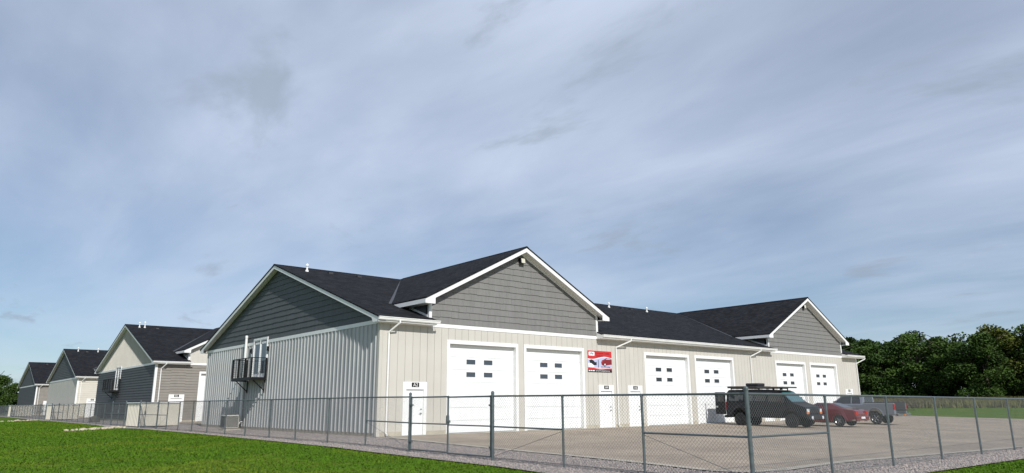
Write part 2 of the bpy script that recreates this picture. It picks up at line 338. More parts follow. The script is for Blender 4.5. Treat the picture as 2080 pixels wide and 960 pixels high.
# ------------------------------------------------------------------ buildings
L, D, RY = 47.7, 24.4, 12.2
ZT0, ZT1 = 5.02, 5.20            # white band on the walls
EY, EZ, SL = -0.5, 5.30, 0.3386   # eave edge, top of roof there, slope
RZ = EZ+(RY-EY)*SL
GX = [8.55, 39.15]; GW, GS, GP, GSL = 5.9, 6.45, 9.70, 0.5175
EAVES = [(-0.38, GX[0]-GW+0.12), (GX[0]+GW-0.1, GX[1]-GW+0.12), (GX[1]+GW-0.1, L+0.45)]
def roofz(y): return EZ+(y-EY)*SL if y <= RY else RZ-(y-RY)*SL
def uv_roof(o, fu):
    me = o.data; uvl = me.uv_layers.new(name='UVMap')
    for lp in me.loops: uvl.data[lp.index].uv = fu(me.vertices[lp.vertex_index].co)
def lap(mb, poly, ax, sgn, pitch=0.24):
    """overlapping horizontal boards clipped to a convex polygon; ax 'y' front wall, 'x' left wall"""
    zs = [p[1] for p in poly]; us = [p[0] for p in poly]; z = min(zs)
    while z < max(zs):
        gap = 0.012 if ax == 'y' else 0.024
        c = clip([(min(us)-1,z+gap),(max(us)+1,z+gap),(max(us)+1,z+pitch),(min(us)-1,z+pitch)], poly)
        if len(c) >= 3:
            lo = min(p[1] for p in c); v = []
            for p in c:
                t = (p[1]-z)/pitch; d = -(0.042*(1-t)+0.006)
                v.append((p[0], d, p[1]) if ax == 'y' else (d, p[0], p[1]))
            n = len(v); vb = [((q[0], 0.0, q[2]) if ax == 'y' else (0.0, q[1], q[2])) for q in v]
            mb.add(v+vb, [tuple(range(n))]+[(i,(i+1)%n,n+(i+1)%n,n+i) for i in range(n)])
        z += pitch
def shakes(parent, poly, ax, m, rows0, exposure, wmin, wmax):
    zs = [p[1] for p in poly]; us = [p[0] for p in poly]; z = rows0; r = random.Random(int(us[0]*10)+len(poly))
    while z < max(zs):
        u = min(us)-r.uniform(0, wmax)
        while u < max(us):
            wd = r.uniform(wmin, wmax); dz = r.choice((0, 0, 0.014, 0.02))
            c = clip([(u+0.0025,z+dz),(u+wd-0.0025,z+dz),(u+wd-0.0025,z+exposure+0.02),(u+0.0025,z+exposure+0.02)], poly)
            u += wd
            if len(c) < 3 or area(c) < 0.006: continue
            mb = MB(); n = len(c); v = []
            for p in c:
                t = min(1.0, max(0.0,(p[1]-z)/exposure)); d = -(0.034*(1-t)+0.004)
                v.append((p[0], d, p[1]) if ax == 'y' else (d, p[0], p[1]))
            vb = [((q[0], 0.004, q[2]) if ax == 'y' else (0.004, q[1], q[2])) for q in v]
            mb.add(v+vb, [tuple(range(n))]+[(i,(i+1)%n,n+(i+1)%n,n+i) for i in range(n)])
            mb.build('shingle', m, parent)
        z += exposure
def man_door(root, x0, plate):
    fr = MB().box(x0,x0+0.17,-0.045,0.08,-0.02,2.40).box(x0+1.13,x0+1.30,-0.045,0.08,-0.02,2.40).box(x0+0.17,x0+1.13,-0.045,0.08,2.06,2.40).build('man_door', WHITE, root)
    MB().box(x0+0.17,x0+1.13,0.03,0.07,0.0,2.05).build('door_leaf', DOORW, fr)
    MB().box(x0+0.17,x0+1.13,-0.03,0.07,-0.03,0.012).build('threshold', CONC, fr)
    MB().tube((x0+1.03,0.03,0.98),(x0+1.03,-0.04,0.98),0.022,10).box(x0+0.93,x0+1.04,-0.055,-0.035,0.965,0.995).build('door_handle', GALV, fr)
    MB().tube((x0+1.03,0.03,1.16),(x0+1.03,-0.01,1.16),0.03,10).build('deadbolt', GALV, fr)
    MB().box(x0+0.46,x0+0.86,-0.058,-0.044,2.17,2.37).build('number_plaque', BLACK, fr)
    text_part('plaque_lettering', plate, 0.23, WHITE, fr, (x0+0.66,-0.063,2.265), (math.pi/2,0,0))
def garage_door(root, a, b, glass, detail=True):
    t = 0.16
    fr = MB().box(a-t,a,-0.05,0.28,-0.02,4.27+t+0.02).box(b,b+t,-0.05,0.28,-0.02,4.27+t+0.02).box(a,b,-0.05,0.28,4.27,4.27+t+0.02).build('garage_door', WHITE, root)
    ns = 7; hs = 4.27/ns
    for i in range(ns):
        mb = MB().box(a,b,0.20,0.25,i*hs+0.009,(i+1)*hs-0.009)
        mb.box(a,b,0.225,0.25,(i+1)*hs-0.009,(i+1)*hs+0.009) if i < ns-1 else None
        mb.build('door_section', DOORW, fr)
    MB().box(a,b,0.185,0.20,-0.01,0.035).build('bottom_seal', RUBBER, fr)
    if not detail: return
    cx = (a+b)/2-0.11
    for z0 in (2.69, 3.31):
        for s in (-0.55, 0.55):
            x0, x1 = cx+s-0.28, cx+s+0.28
            f = MB()
            for bx_ in ((x0-0.035,x1+0.035,z0-0.035,z0),(x0-0.035,x1+0.035,z0+0.24,z0+0.275),(x0-0.035,x0,z0,z0+0.24),(x1,x1+0.035,z0,z0+0.24)): f.box(bx_[0],bx_[1],0.184,0.2,bx_[2],bx_[3])
            f.build('window_frame', WHITE, fr); MB().box(x0,x1,0.192,0.1995,z0,z0+0.24).build('window_pane', glass, fr)
def building(nm, x_, y0, style, label):
    R = empty('warehouse_building', (x_, y0, 0)); tag(R, label, 'building', 'row of gabled garage buildings')
    near = style == 'A'
    doors = [(3.87,8.11),(8.84,13.08),(18.74,23.0),(23.94,28.2),(34.14,38.4),(39.39,43.65)]
    mans = [(1.28,nm+'2'),(14.37,nm+'4'),(16.95,nm+'6'),(28.75,nm+'8'),(31.9,nm+'10'),(45.0,nm+'12')]
    if not near: doors, mans = doors[:2], mans[:1]
    holes = [(a-0.02,b+0.02,4.29) for a,b in doors]+[(x+0.02,x+1.28,2.38) for x,_ in mans]; holes.sort()
    # --- body behind the siding
    fb = MB(); x = 0.02
    for a, b, zt in holes: fb.box(x,a,0.02,0.35,-0.4,ZT0); fb.box(a,b,0.02,0.35,zt,ZT0); x = b
    fb.box(x,L-0.02,0.02,0.35,-0.4,ZT0)
    wmat = {'A':TAN,'B':TAUPE,'C':CREAM,'D':TAUPE}[style]
    front = fb.build('front_wall', wmat, R)
    MB().box(0.3,L-0.3,0.36,D-0.3,-0.4,5.1).build('wall_core', wmat, R)
    x = -0.012
    for a, b, zt in holes+[(L,L,0)]:
        if a-x > 0.01: MB().box(x,a,-0.006,0.02,-0.4,0.18).build('foundation', FOUND, front)
        x = b
    MB().box(-0.004,0.3,0.36,D,-0.45,0.15).build('side_foundation', CONC, R)
    # --- front siding
    if near:
        x = 0.14; p = 0.4065
        while x < L-0.16:
            xa, xb = x+0.007, min(x+p-0.007, L-0.15); x += p
            segs = [(xa,xb,0.18)]
            for a, b, zt in holes:
                new = []
                for s in segs:
                    if s[2] > 0.2 or s[1] <= a or s[0] >= b: new.append(s); continue
                    if s[0] < a: new.append((s[0],a,0.18))
                    if s[1] > b: new.append((b,s[1],0.18))
                    new.append((max(s[0],a),min(s[1],b),zt))
                segs = new
            for s in segs:
                if s[1]-s[0] > 0.02: MB().box(s[0],s[1],-0.012,0.02,s[2],ZT0).build('board', TAN, front)
    else:
        mb = MB(); x = 0.0
        for a, b, zt in holes: lap(mb, [(x,0.18),(a,0.18),(a,ZT0),(x,ZT0)], 'y', -1); lap(mb, [(a,zt),(b,zt),(b,ZT0),(a,ZT0)], 'y', -1); x = b
        lap(mb, [(x,0.18),(L,0.18),(L,ZT0),(x,ZT0)], 'y', -1)
        tag(mb.build('lap_siding', wmat, front), kind='stuff')
    e = 0.03 if near else 0.062
    MB().box(-e,0.13,-e,0.02,0.0,ZT0).box(-e,-0.008,0.02,0.15,0.0,ZT0).build('corner_trim', WHITE if not near else TAN, R)
    MB().box(L-0.13,L+0.03,-0.03,0.02,0.0,ZT0).build('corner_trim', WHITE, R)
    MB().box(-0.03,L+0.03,-0.034,0.02,ZT0,ZT1).build('band_trim', WHITE, R)
    for (a, b), k in zip(doors, range(9)): garage_door(R, a, b, GLASS_REFL if k < 2 else GLASS)
    for x0, pl in mans: man_door(R, x0, pl)
    # --- left wall
    DY0, DY1, DZ0, DZ1 = 13.3, 15.32, 3.02, 5.27
    has_b = style in 'AB'
    if near:
        lw = MB().box(0.0,0.35,0.13,D,-0.4,ZT0).build('left_wall', STEEL, R)
        y = 0.13; pw = 0.81; i = 0
        while y < D-0.1:
            yb = min(y+pw, D-0.02)
            for z0, z1, ya, yc in ([(0.14,ZT0,y,yb)] if (yb <= DY0 or y >= DY1) else [(0.14,DZ0,y,yb)]+([(DZ0,ZT0,y,DY0)] if y < DY0 else [])+([(DZ0,ZT0,DY1,yb)] if yb > DY1 else [])):
                pr = [(ya,0.0)]; k = y+0.16
                while k < yc:
                    if k > ya+0.03 and k+0.08 < yc: pr += [(k,-0.004),(k+0.022,-0.050),(k+0.058,-0.050),(k+0.075,-0.004)]
                    k += 0.405
                pr += [(yc,0.0),(yc,-0.004)] if False else [(yc,-0.004),(yc,0.0)]
                pts = [(pr[0][0],-0.004)]+pr[1:-1]+[(yc,0.0),(ya,0.0)]
                n = len(pts); mb = MB()
                mb.add([(q[1]-0.001,q[0],z0) for q in pts]+[(q[1]-0.001,q[0],z1) for q in pts], [tuple(range(n))[::-1],tuple(range(n,2*n))]+[(j,(j+1)%n,n+(j+1)%n,n+j) for j in range(n)])
                mb.build('steel_panel', STEEL, lw)
            y = yb
    else:
        lw = MB().box(0.0,0.35,0.13,D,-0.4,ZT0).build('left_wall', {'B':DLAP,'C':TAN,'D':DLAP}[style], R)
        mb = MB()
        if style in 'BD': lap(mb, [(0.13,0.16),(D,0.16),(D,ZT0),(0.13,ZT0)], 'x', -1)
        else:
            y = 0.13
            while y < D: mb.box(-0.012,0.0,y+0.006,min(y+0.4,D)-0.006,0.16,ZT0); y += 0.4065
        tag(mb.build('siding', {'B':DLAP,'C':TAN,'D':DLAP}[style], lw), kind='stuff')
    MB().box(-0.045,0.0,-0.03,D+0.03,ZT0,ZT1).build('band_trim', WHITE, R)
    # gable above the left wall
    gp = [(0.0,ZT1),(D,ZT1),(D,roofz(D)-0.22),(RY,RZ-0.24),(0.0,roofz(0)-0.22)]
    gw = MB().prism(gp, 'x', 0.0, 0.3).build('gable_wall', {'A':DSHAKE,'B':TAN,'C':DLAP,'D':DLAP}[style], R)
    if near: shakes(gw, gp, 'x', DSHAKE, ZT1, 0.31, 0.5, 0.95)
    else:
        mb = MB()
        if style == 'B':
            y = 0.0
            while y < D:
                c = clip([(y+0.1,ZT1),(y+0.16,ZT1),(y+0.16,12),(y+0.1,12)], gp)
                if len(c) > 2: mb.prism(c, 'x', -0.045, -0.002)
                y += 0.305
        else: lap(mb, gp, 'x', -1)
        tag(mb.build('gable_siding', {'B':TAN,'C':DLAP,'D':DLAP}[style], gw), kind='stuff')
    MB().prism([(0,5.0),(D,5.0),(D,5.2),(RY,RZ-0.3),(0,5.2)], 'x', L-0.3, L).build('right_gable', TAN, R)
    MB().box(L-0.3,L,0.36,D,-0.4,5.0).build('right_wall', TAN, R)
    # --- main roof: slopes with shingle UVs
    mb = MB(); th = 0.07
    def slab(p): mb.add([tuple(q) for q in p]+[(q[0],q[1],q[2]-th) for q in p], [(0,1,2,3),(7,6,5,4),(0,4,5,1),(1,5,6,2),(2,6,7,3),(3,7,4,0)])
    x0, x1 = -0.41, L+0.48
    for a, b in EAVES:
        a, b = (x0 if a < 0 else a), (x1 if b > L else b); slab([(a,EY-0.04,EZ-0.013),(b,EY-0.04,EZ-0.013),(b,0.03,roofz(0.03)),(a,0.03,roofz(0.03))])
    slab([(x0,0.03,roofz(0.03)),(x1,0.03,roofz(0.03)),(x1,RY,RZ),(x0,RY,RZ)])
    slab([(x0,RY,RZ),(x1,RY,RZ),(x1,D+0.54,roofz(D+0.54)),(x0,D+0.54,roofz(D+0.54))])
    ro = mb.build('roof', SHINGLE, R); uv_roof(ro, lambda c: (c.x, c.y*1.054))
    MB().prism([(RY-0.16,RZ-0.045),(RY,RZ+0.022),(RY+0.16,RZ-0.045),(RY,RZ-0.02)], 'x', x0, x1).build('ridge_cap', SHINGLE, ro)
    # barge boards and rake soffit at the left end
    def bz(y): return roofz(y)-th
    for s in (0, 1):
        mb = MB()
        q = [(EY,5.04),(EY,bz(EY)),(RY,RZ-th),(RY,RZ-th-0.20),(0.15,bz(0.15)-0.20),(0.02,5.04)]
        if s: q = [(2*RY-a, b) for a, b in q]
        mb.prism(q, 'x', -0.38, -0.345).build('barge_board', WHITE, R)
        q = [(EY+0.0,bz(EY)-0.09),(RY,RZ-th-0.09),(RY,RZ-th-0.13),(EY,bz(EY)-0.13)]
        if s: q = [(2*RY-a, b) for a, b in q]
        MB().prism(q, 'x', -0.345, 0.0).build('rake_soffit', WHITE, R)
        q = [(0.0,roofz(0)-0.24),(RY,RZ-0.26),(RY,RZ-0.40),(0.0,roofz(0)-0.36)]
        if s: q = [(2*RY-a, b) for a, b in q]
        MB().box(-0.345,0.0,*((EY,0.0) if not s else (D,D+0.5)),5.04,5.07).build('eave_return', WHITE, R)
    # eaves: fascia, soffit, gutter, downspouts
    for i, (a, b) in enumerate(EAVES):
        a2, b2 = (a+0.035 if i == 0 else a), (b if i < 2 else b)
        MB().box(a2,b2,EY,EY+0.03,5.05,bz(EY)).build('fascia', WHITE, R)
        MB().box(a2,b2,EY+0.03,0.0,5.05,5.075).build('soffit', WHITE, R)
        if i: MB().prism([(EY,5.05),(EY,bz(EY)),(0.0,bz(0)),(0.0,5.05)], 'x', a-0.03, a).build('eave_end_panel', WHITE, R)
        prof = [(EY-0.002,5.12),(EY-0.075,5.12),(EY-0.10,5.17),(EY-0.10,5.20),(EY-0.13,5.235),(EY-0.13,5.262),(EY-0.112,5.262),(EY-0.112,5.245),(EY-0.085,5.21),(EY-0.07,5.14),(EY-0.002,5.14)]
        g = MB().prism(prof, 'x', a-0.02, b+(0.14 if i < 2 else 0.0)).build('gutter', ALU, R)
        MB().prism([(EY-0.002,5.12),(EY-0.075,5.12),(EY-0.13,5.235),(EY-0.13,5.262),(EY-0.002,5.262)], 'x', a-0.026, a-0.021).build('gutter_end_cap', ALU, g)
        MB().prism([(EY-0.002,5.12),(EY-0.075,5.12),(EY-0.13,5.235),(EY-0.13,5.262),(EY-0.002,5.262)], 'x', b+(0.141 if i < 2 else 0.001), b+(0.147 if i < 2 else 0.007)).build('gutter_end_cap', ALU, g)
    for x, dx in ((0.42,0.28),(15.95,0.85),(30.55,0.7),(47.5,0.7)) if near else ((0.42,0.28),):
        mb = MB(); r = 0.045
        mb.path([(x+dx,EY-0.06,5.13),(x+dx,EY-0.06,5.02),(x,-0.075,4.62),(x,-0.075,0.12),(x+0.02,-0.2,0.03)], r, 4 if near else 4)
        mb.build('downspout', ALU, R)
    # --- cross gables over the door pairs
    for gi, cx in enumerate(GX if near else GX[:1]):
        def gz(dx): return GP-GSL*abs(dx)
        zE = gz(GS)
        def yint(z): return (z-EZ)/SL+EY
        mb = MB()
        for s in (-1, 1):
            p = [(cx+s*GS,EY-0.03,zE),(cx,EY-0.03,GP),(cx,RY+0.35,GP),(cx+s*GS,yint(zE)+0.02,zE)]
            mb.add(p+[(q[0],q[1],q[2]-th) for q in p], [(0,1,2,3),(7,6,5,4),(0,4,5,1),(1,5,6,2),(2,6,7,3),(3,7,4,0)])
        gr = mb.build('gable_roof', SHINGLE, R); uv_roof(gr, lambda c: (c.y, (c.x-cx)*1.126))
        MB().prism([(cx-0.16,GP-0.07),(cx,GP+0.022),(cx+0.16,GP-0.07),(cx,GP-0.02)], 'y', EY-0.03, RY).build('ridge_cap', SHINGLE, gr)
        for s in (-1, 1):
            va = Vector((cx+s*GS, yint(zE), zE)); vb = Vector((cx, RY, RZ)); d = (vb-va).normalized()
            sd_ = Vector((s*0.17, 0, 0))
            f = [va+sd_+Vector((0,0,0.012)), va+Vector((0,0,0.02)), vb+Vector((0,0,0.02)), vb+sd_+Vector((0,0,0.012))]
            if True:
                mbv = MB().add([tuple(q) for q in f]+[(q[0],q[1],q[2]-0.01) for q in f], [(0,1,2,3),(7,6,5,4),(0,4,5,1),(1,5,6,2),(2,6,7,3),(3,7,4,0)])
                mbv.build('valley_flashing', mat('valley_metal', (0.055,0.056,0.062), 0.6), gr)
            # barge, rake soffit, eave fascia and soffit, cheek wall
            zt = lambda dx: gz(dx)-th
            q = [(cx+s*GS,zE-th-0.21),(cx+s*GS,zE-th),(cx,GP-th),(cx,GP-th-0.23),(cx+s*(GW-0.02),zt(GW)-0.21),(cx+s*(GW-0.02),zE-th-0.21)]
            MB().prism(q, 'y', EY, EY+0.035).build('barge_board', WHITE, R)
            q = [(cx+s*(GS-0.03),zt(GS-0.03)-0.10),(cx,GP-th-0.10),(cx,GP-th-0.14),(cx+s*(GS-0.03),zt(GS-0.03)-0.14)]
            MB().prism(q, 'y', EY+0.035, 0.0).build('rake_soffit', WHITE, R)
            q = [(cx+s*GW,zt(GW)-0.14),(cx,GP-th-0.14),(cx,GP-th-0.32),(cx+s*GW,zt(GW)-0.30)]
            MB().prism(q, 'y', -0.05, -0.006).build('frieze_board', WHITE, R)
            xs = sorted((cx+s*GS, cx+s*(GS-0.03)))
            MB().box(xs[0],xs[1],EY+0.036,yint(zE)-0.1,zE-th-0.20,zE-th).build('gable_fascia', WHITE, R)
            xs = sorted((cx+s*(GS-0.03), cx+s*GW))
            MB().box(xs[0],xs[1],EY+0.036,yint(zE-0.25),zE-th-0.20,zE-th-0.17).build('gable_soffit', WHITE, R)
            xs = sorted((cx+s*GW, cx+s*(GW-0.2)))
            MB().prism([(0.06,roofz(0.06)-0.1),(0.06,zE-0.2),(yint(zE-0.2)+0.3,zE-0.2)], 'x', xs[0], xs[1]).build('cheek_wall', DSHAKE if near else TAN, R)
            xs = sorted((cx+s*(GW+0.025), cx+s*(GW-0.13)))
            MB().box(xs[0],xs[1],-0.045,0.10,ZT1,gz(GW)-0.30).build('corner_trim', WHITE, R)
            xs = sorted((cx+s*(GW+0.004), cx+s*(GW+0.03)))
            MB().prism([(0.1,roofz(0.1)-0.02),(0.1,roofz(0.1)+0.10),(2.2,roofz(2.2)+0.10),(2.2,roofz(2.2)-0.02)], 'x', xs[0], xs[1]).build('step_flashing', WHITE, R)
        gp = [(cx-GW,ZT1),(cx+GW,ZT1),(cx+GW,gz(GW)-0.2),(cx,GP-0.22),(cx-GW,gz(GW)-0.2)]
        gw = MB().prism(gp, 'y', 0.006, 0.25).build('front_gable', SHAKE if near else TAN, R)
        sp = [(cx-GW+0.131,ZT1),(cx+GW-0.131,ZT1),(cx+GW-0.131,gz(GW-0.131)-0.42),(cx,GP-0.40),(cx-GW+0.131,gz(GW-0.131)-0.42)]
        if near and gi == 0: shakes(gw, sp, 'y', SHAKE, ZT1, 0.325, 0.35, 0.75)
        elif near:
            z = ZT1
            while z < GP:
                c = clip([(cx-9,z),(cx+9,z),(cx+9,z+0.32),(cx-9,z+0.32)], sp)
                if len(c) > 2 and area(c) > 0.01:
                    m2 = MB(); n = len(c)
                    m2.add([(p[0],-(0.034*(1-(p[1]-z)/0.325)+0.004),p[1]) for p in c]+[(p[0],0.005,p[1]) for p in c], [tuple(range(n))]+[(i,(i+1)%n,n+(i+1)%n,n+i) for i in range(n)])
                    m2.build('shingle_course', SHAKE, gw)
                z += 0.325
        else:
            m2 = MB(); x = cx-GW
            while x < cx+GW:
                c = clip([(x+0.006,ZT1),(x+0.40,ZT1),(x+0.40,12),(x+0.006,12)], sp)
                if len(c) > 2: m2.prism(c, 'y', -0.012, 0.005)
                x += 0.4065
            tag(m2.build('gable_siding', TAN, gw), kind='stuff')
        fl = MB().box(cx-0.18,cx+0.12,-0.16,-0.035,8.86,8.92).box(cx-0.05,cx+0.02,-0.12,-0.03,8.92,9.1).add([(cx-0.2,-0.05,8.88),(cx+0.14,-0.05,8.88),(cx+0.14,-0.24,8.80),(cx-0.2,-0.24,8.80),(cx-0.2,-0.05,9.12),(cx+0.14,-0.05,9.12),(cx+0.14,-0.20,9.10),(cx-0.2,-0.20,9.10)],[(0,3,2,1),(4,5,6,7),(0,1,5,4),(1,2,6,5),(2,3,7,6),(3,0,4,7)]).build('floodlight', BLACK, R)
        MB().add([(cx-0.14,-0.245,8.83),(cx+0.12,-0.245,8.83),(cx+0.12,-0.212,9.08),(cx-0.14,-0.212,9.08)],[(0,1,2,3)]).build('lamp_lens', LENS, fl)
    # --- roof pipes
    vs = [(1.07,10.8,0.42),(27.6,10.8,0.38),(32.5,10.8,0.38)] if near else {'B':[(0.75,11.2,0.5),(1.25,11.2,0.58)],'C':[(1.3,11.2,0.55),(3.85,11.2,0.5)],'D':[]}[style]
    for x, y, h in vs:
        z = roofz(y); MB().lathe([(0.055,-0.06),(0.055,h-0.1),(0.10,h-0.1),(0.10,h-0.04),(0.03,h+0.05)], 10, 'z', (x,y,z)).build('roof_vent', ALU, ro, smooth=False)
        MB().lathe([(0.11,-0.06),(0.10,0.05),(0.06,0.09)], 10, 'z', (x,y,z)).build('vent_boot', ALU, ro)
    for x in ((2.66,4.6,24.6,29.4,30.6) if near else (2.4,)):
        MB().prism([(-0.13,-0.05),(0.13,0.0),(0.13,0.09),(-0.1,0.07)], 'x', -0.14, 0.14).build('roof_louvre', BLKPL, ro).location = (x,11.0,roofz(11.0)+0.01)
    # --- balcony with its door
    if has_b:
        dr = MB()
        for q in ((DY0-0.12,DY0,DZ0-0.05,DZ1),(DY1,DY1+0.12,DZ0-0.05,DZ1),(DY0-0.12,DY1+0.12,DZ1,DZ1+0.12),(DY0-0.12,DY1+0.12,DZ0-0.12,DZ0-0.05),((DY0+DY1)/2-0.04,(DY0+DY1)/2+0.04,DZ0-0.05,DZ1)): dr.box(-0.075,0.03,*q)
        dr = dr.build('balcony_door', WHITE, R)
        mid = (DY0+DY1)/2
        for a, b in ((DY0,mid-0.04),(mid+0.04,DY1)):
            m2 = MB()
            for q in ((a,a+0.11,DZ0,DZ1),(b-0.11,b,DZ0,DZ1),(a+0.11,b-0.11,DZ1-0.12,DZ1),(a+0.11,b-0.11,DZ0,DZ0+0.22)): m2.box(-0.045,0.0,*q)
            m2.build('door_leaf', DOORW, dr); MB().box(-0.03,-0.012,a+0.11,b-0.11,DZ0+0.22,DZ1-0.12).build('door_pane', GLASS_REFL, dr)
        if near:
            for y in (DY0-0.32, DY1+0.42): MB().box(-0.15,-0.045,y-0.08,y+0.08,4.55,4.80).box(-0.06,-0.03,y-0.05,y+0.05,4.5,4.85).build('wall_lamp', BLACK, R)
        BY0, BY1, BX, BZ = 13.1, 16.2, -0.95, 2.98
        bal = MB().box(BX,-0.045,BY0,BY1,BZ-0.05,BZ).box(BX-0.03,BX,BY0-0.03,BY1+0.03,BZ-0.16,BZ+0.02).box(BX,-0.045,BY0-0.03,BY0,BZ-0.16,BZ+0.02).box(BX,-0.045,BY1,BY1+0.03,BZ-0.16,BZ+0.02).build('balcony', BLACK, R)
        for x, y in ((BX,BY0),(BX,BY0+1.05),(BX,BY0+2.1),(BX,BY1),(-0.09,BY0),(-0.09,BY1)): MB().box(x-0.045,x+0.045,y-0.045,y+0.045,BZ+0.02,BZ+1.12).build('railing_post', BLACK, bal)
        MB().box(BX-0.03,BX+0.03,BY0,BY1,BZ+1.12,BZ+1.16).box(BX,-0.05,BY0-0.025,BY0+0.025,BZ+1.12,BZ+1.16).box(BX,-0.05,BY1-0.025,BY1+0.025,BZ+1.12,BZ+1.16).build('handrail', BLACK, bal)
        m2 = MB()
        for i in range(1, 10): z = BZ+0.05+i*0.108; m2.box(BX-0.004,BX+0.004,BY0,BY1,z-0.004,z+0.004); m2.box(BX,-0.05,BY0-0.004,BY0+0.004,z-0.004,z+0.004); m2.box(BX,-0.05,BY1-0.004,BY1+0.004,z-0.004,z+0.004)
        for i in range(1, 26): y = BY0+i*0.12; m2.box(BX-0.004,BX+0.004,y-0.004,y+0.004,BZ,BZ+1.12)
        for i in range(1, 8):
            x = BX+i*0.115
            for y in (BY0,BY1): m2.box(x-0.004,x+0.004,y-0.004,y+0.004,BZ,BZ+1.12)
        m2.build('railing_mesh', BLACK, bal)
        for y in (BY0+0.15, BY1-0.15): MB().tube((BX+0.1,y,BZ-0.05),(-0.05,y,BZ-0.75),0.03,6).box(-0.07,-0.045,y-0.05,y+0.05,BZ-0.85,BZ-0.05).build('bracket', BLACK, bal)
    if near:
        MB().path([(-0.16,16.45,0.45),(-0.16,16.45,5.55)], 0.075, 12).lathe([(0.075,0),(0.09,0.01),(0.09,0.12),(0.06,0.16)],12,'z',(-0.16,16.45,5.52)).build('vent_pipe', ALU, R, smooth=False)
        for z in (1.2,3.9): MB().box(-0.25,-0.045,16.35,16.55,z,z+0.04).build('pipe_clamp', ALU, R)
    return R
building('A', 0, 0, 'A', 'nearest long building, grey steel side wall, tan board front, two shake gables, red banner')
building('B', 0.5, 40.1, 'B', 'second building back, dark lap side wall under a tan ribbed gable, taupe front')
building('C', 1.0, 80.3, 'C', 'third building back, smooth tan side wall below a dark lap gable, cream front')
building('D', 1.2, 119.9, 'D', 'farthest building, side wall and gable all in dark grey lap siding')

# ------------------------------------------------------------------ banner on building A
RED = mat('banner_red', (0.55, 0.03, 0.03), 0.45); DRED = mat('banner_dark_red', (0.22, 0.015, 0.02), 0.45)
BWH = mat('banner_white', (0.80, 0.80, 0.82), 0.45); BLV = mat('banner_lavender', (0.46, 0.48, 0.66), 0.45); BDK = mat('banner_black', (0.015,0.015,0.02), 0.45)
BTE = mat('banner_teal', (0.05,0.30,0.34), 0.45)
bn = empty('banner_sign', (13.53, -0.022, 3.13)); tag(bn, 'red printed banner with a red car picture, hung on the tan wall beside second door', 'banner')
BW, BH = 2.04, 1.22
def flat(name, poly, lay, m): return MB().prism(poly, 'y', -0.016-0.0025*lay, -0.0145-0.0025*lay).build(name, m, bn)
MB().box(0,BW,-0.014,0.0,0,BH).build('banner_panel', BWH, bn)
wave = [(BW*t, BH*(0.66+0.055*math.sin(t*6.0-2.6)+0.03*t)) for t in [i/24 for i in range(25)]]
flat('picture_field', [(0,0.26),(BW,0.26)]+[(p[0],p[1]-0.045) for p in wave][::-1], 0, BLV)
flat('red_header', wave+[(BW,BH),(0,BH)], 1, RED)
flat('red_stripe', [(0,0.15),(BW,0.15),(BW,0.24),(1.5,0.22),(0.6,0.24),(0,0.26)], 1, RED)
flat('white_swash', [(0.55,0.19),(1.0,0.168),(1.5,0.178),(1.0,0.208)], 2, BWH)
flat('black_footer', [(0,0),(BW,0),(BW,0.15),(0,0.15)], 1, BDK)
flat('logo_box', [(0.09,0.95),(0.12,0.93),(0.55,0.93),(0.58,0.96),(0.58,1.12),(0.55,1.15),(0.12,1.15),(0.09,1.12)], 2, BWH)
flat('logo_mark', [(0.36,1.10),(0.5,1.07),(0.46,1.0),(0.41,0.96),(0.4,1.02)], 3, BTE)
text_part('logo_lettering', 'UP', 0.15, BDK, bn, (0.27,-0.0265,1.05), (math.pi/2,0,0))
text_part('title_lettering', 'Permanent Coating', 0.165, DRED, bn, (0.66,-0.024,1.09), (math.pi/2,0,0), 'LEFT', 0.92)
text_part('title_lettering', 'Solutions', 0.165, DRED, bn, (0.72,-0.024,0.94), (math.pi/2,0,0), 'LEFT', 0.92)
# printed cars
flat('car_body_print', [(1.12,0.55),(1.18,0.42),(1.3,0.38),(2.04,0.46),(2.04,0.74),(1.9,0.83),(1.6,0.84),(1.38,0.74),(1.18,0.68)], 2, DRED)
flat('car_window_print', [(1.5,0.74),(1.64,0.81),(1.86,0.81),(1.96,0.75)], 3, BLV)
flat('car_lamp_print', [(1.14,0.56),(1.26,0.58),(1.24,0.66),(1.16,0.66)], 3, RED)
flat('car_wheel_print', [(1.44+0.1*math.cos(t),0.45+0.11*math.sin(t)) for t in [i*math.pi/6 for i in range(12)]], 3, BDK)
flat('car_hub_print', [(1.44+0.055*math.cos(t),0.45+0.06*math.sin(t)) for t in [i*math.pi/6 for i in range(12)]], 4, BWH)
flat('truck_print', [(0.12,0.66),(0.3,0.72),(0.45,0.68),(0.6,0.56),(0.74,0.58),(0.74,0.40),(0.5,0.38),(0.3,0.48),(0.2,0.5)], 2, BDK)
flat('truck_hood_print', [(0.02,0.5),(0.3,0.5),(0.46,0.4),(0.6,0.34),(0.4,0.27),(0.05,0.27)], 3, BWH)
flat('picture_divider', [(0.86,0.26),(0.9,0.26),(0.9,0.72),(0.86,0.70)], 3, BDK)
text_part('caption_lettering', 'Spray Paint Coatings', 0.095, BDK, bn, (1.12,-0.0265,0.31), (math.pi/2,0,0), 'LEFT', 0.95)
for a, b in ((0.06,0.18),(0.22,0.34),(0.38,0.56)): flat('footer_digits', [(a,0.05),(b,0.05),(b,0.11),(a,0.11)], 2, BWH)
text_part('footer_lettering', 'permanentcoatingsolutions.org', 0.098, BWH, bn, (0.66,-0.024,0.078), (math.pi/2,0,0), 'LEFT', 0.95)

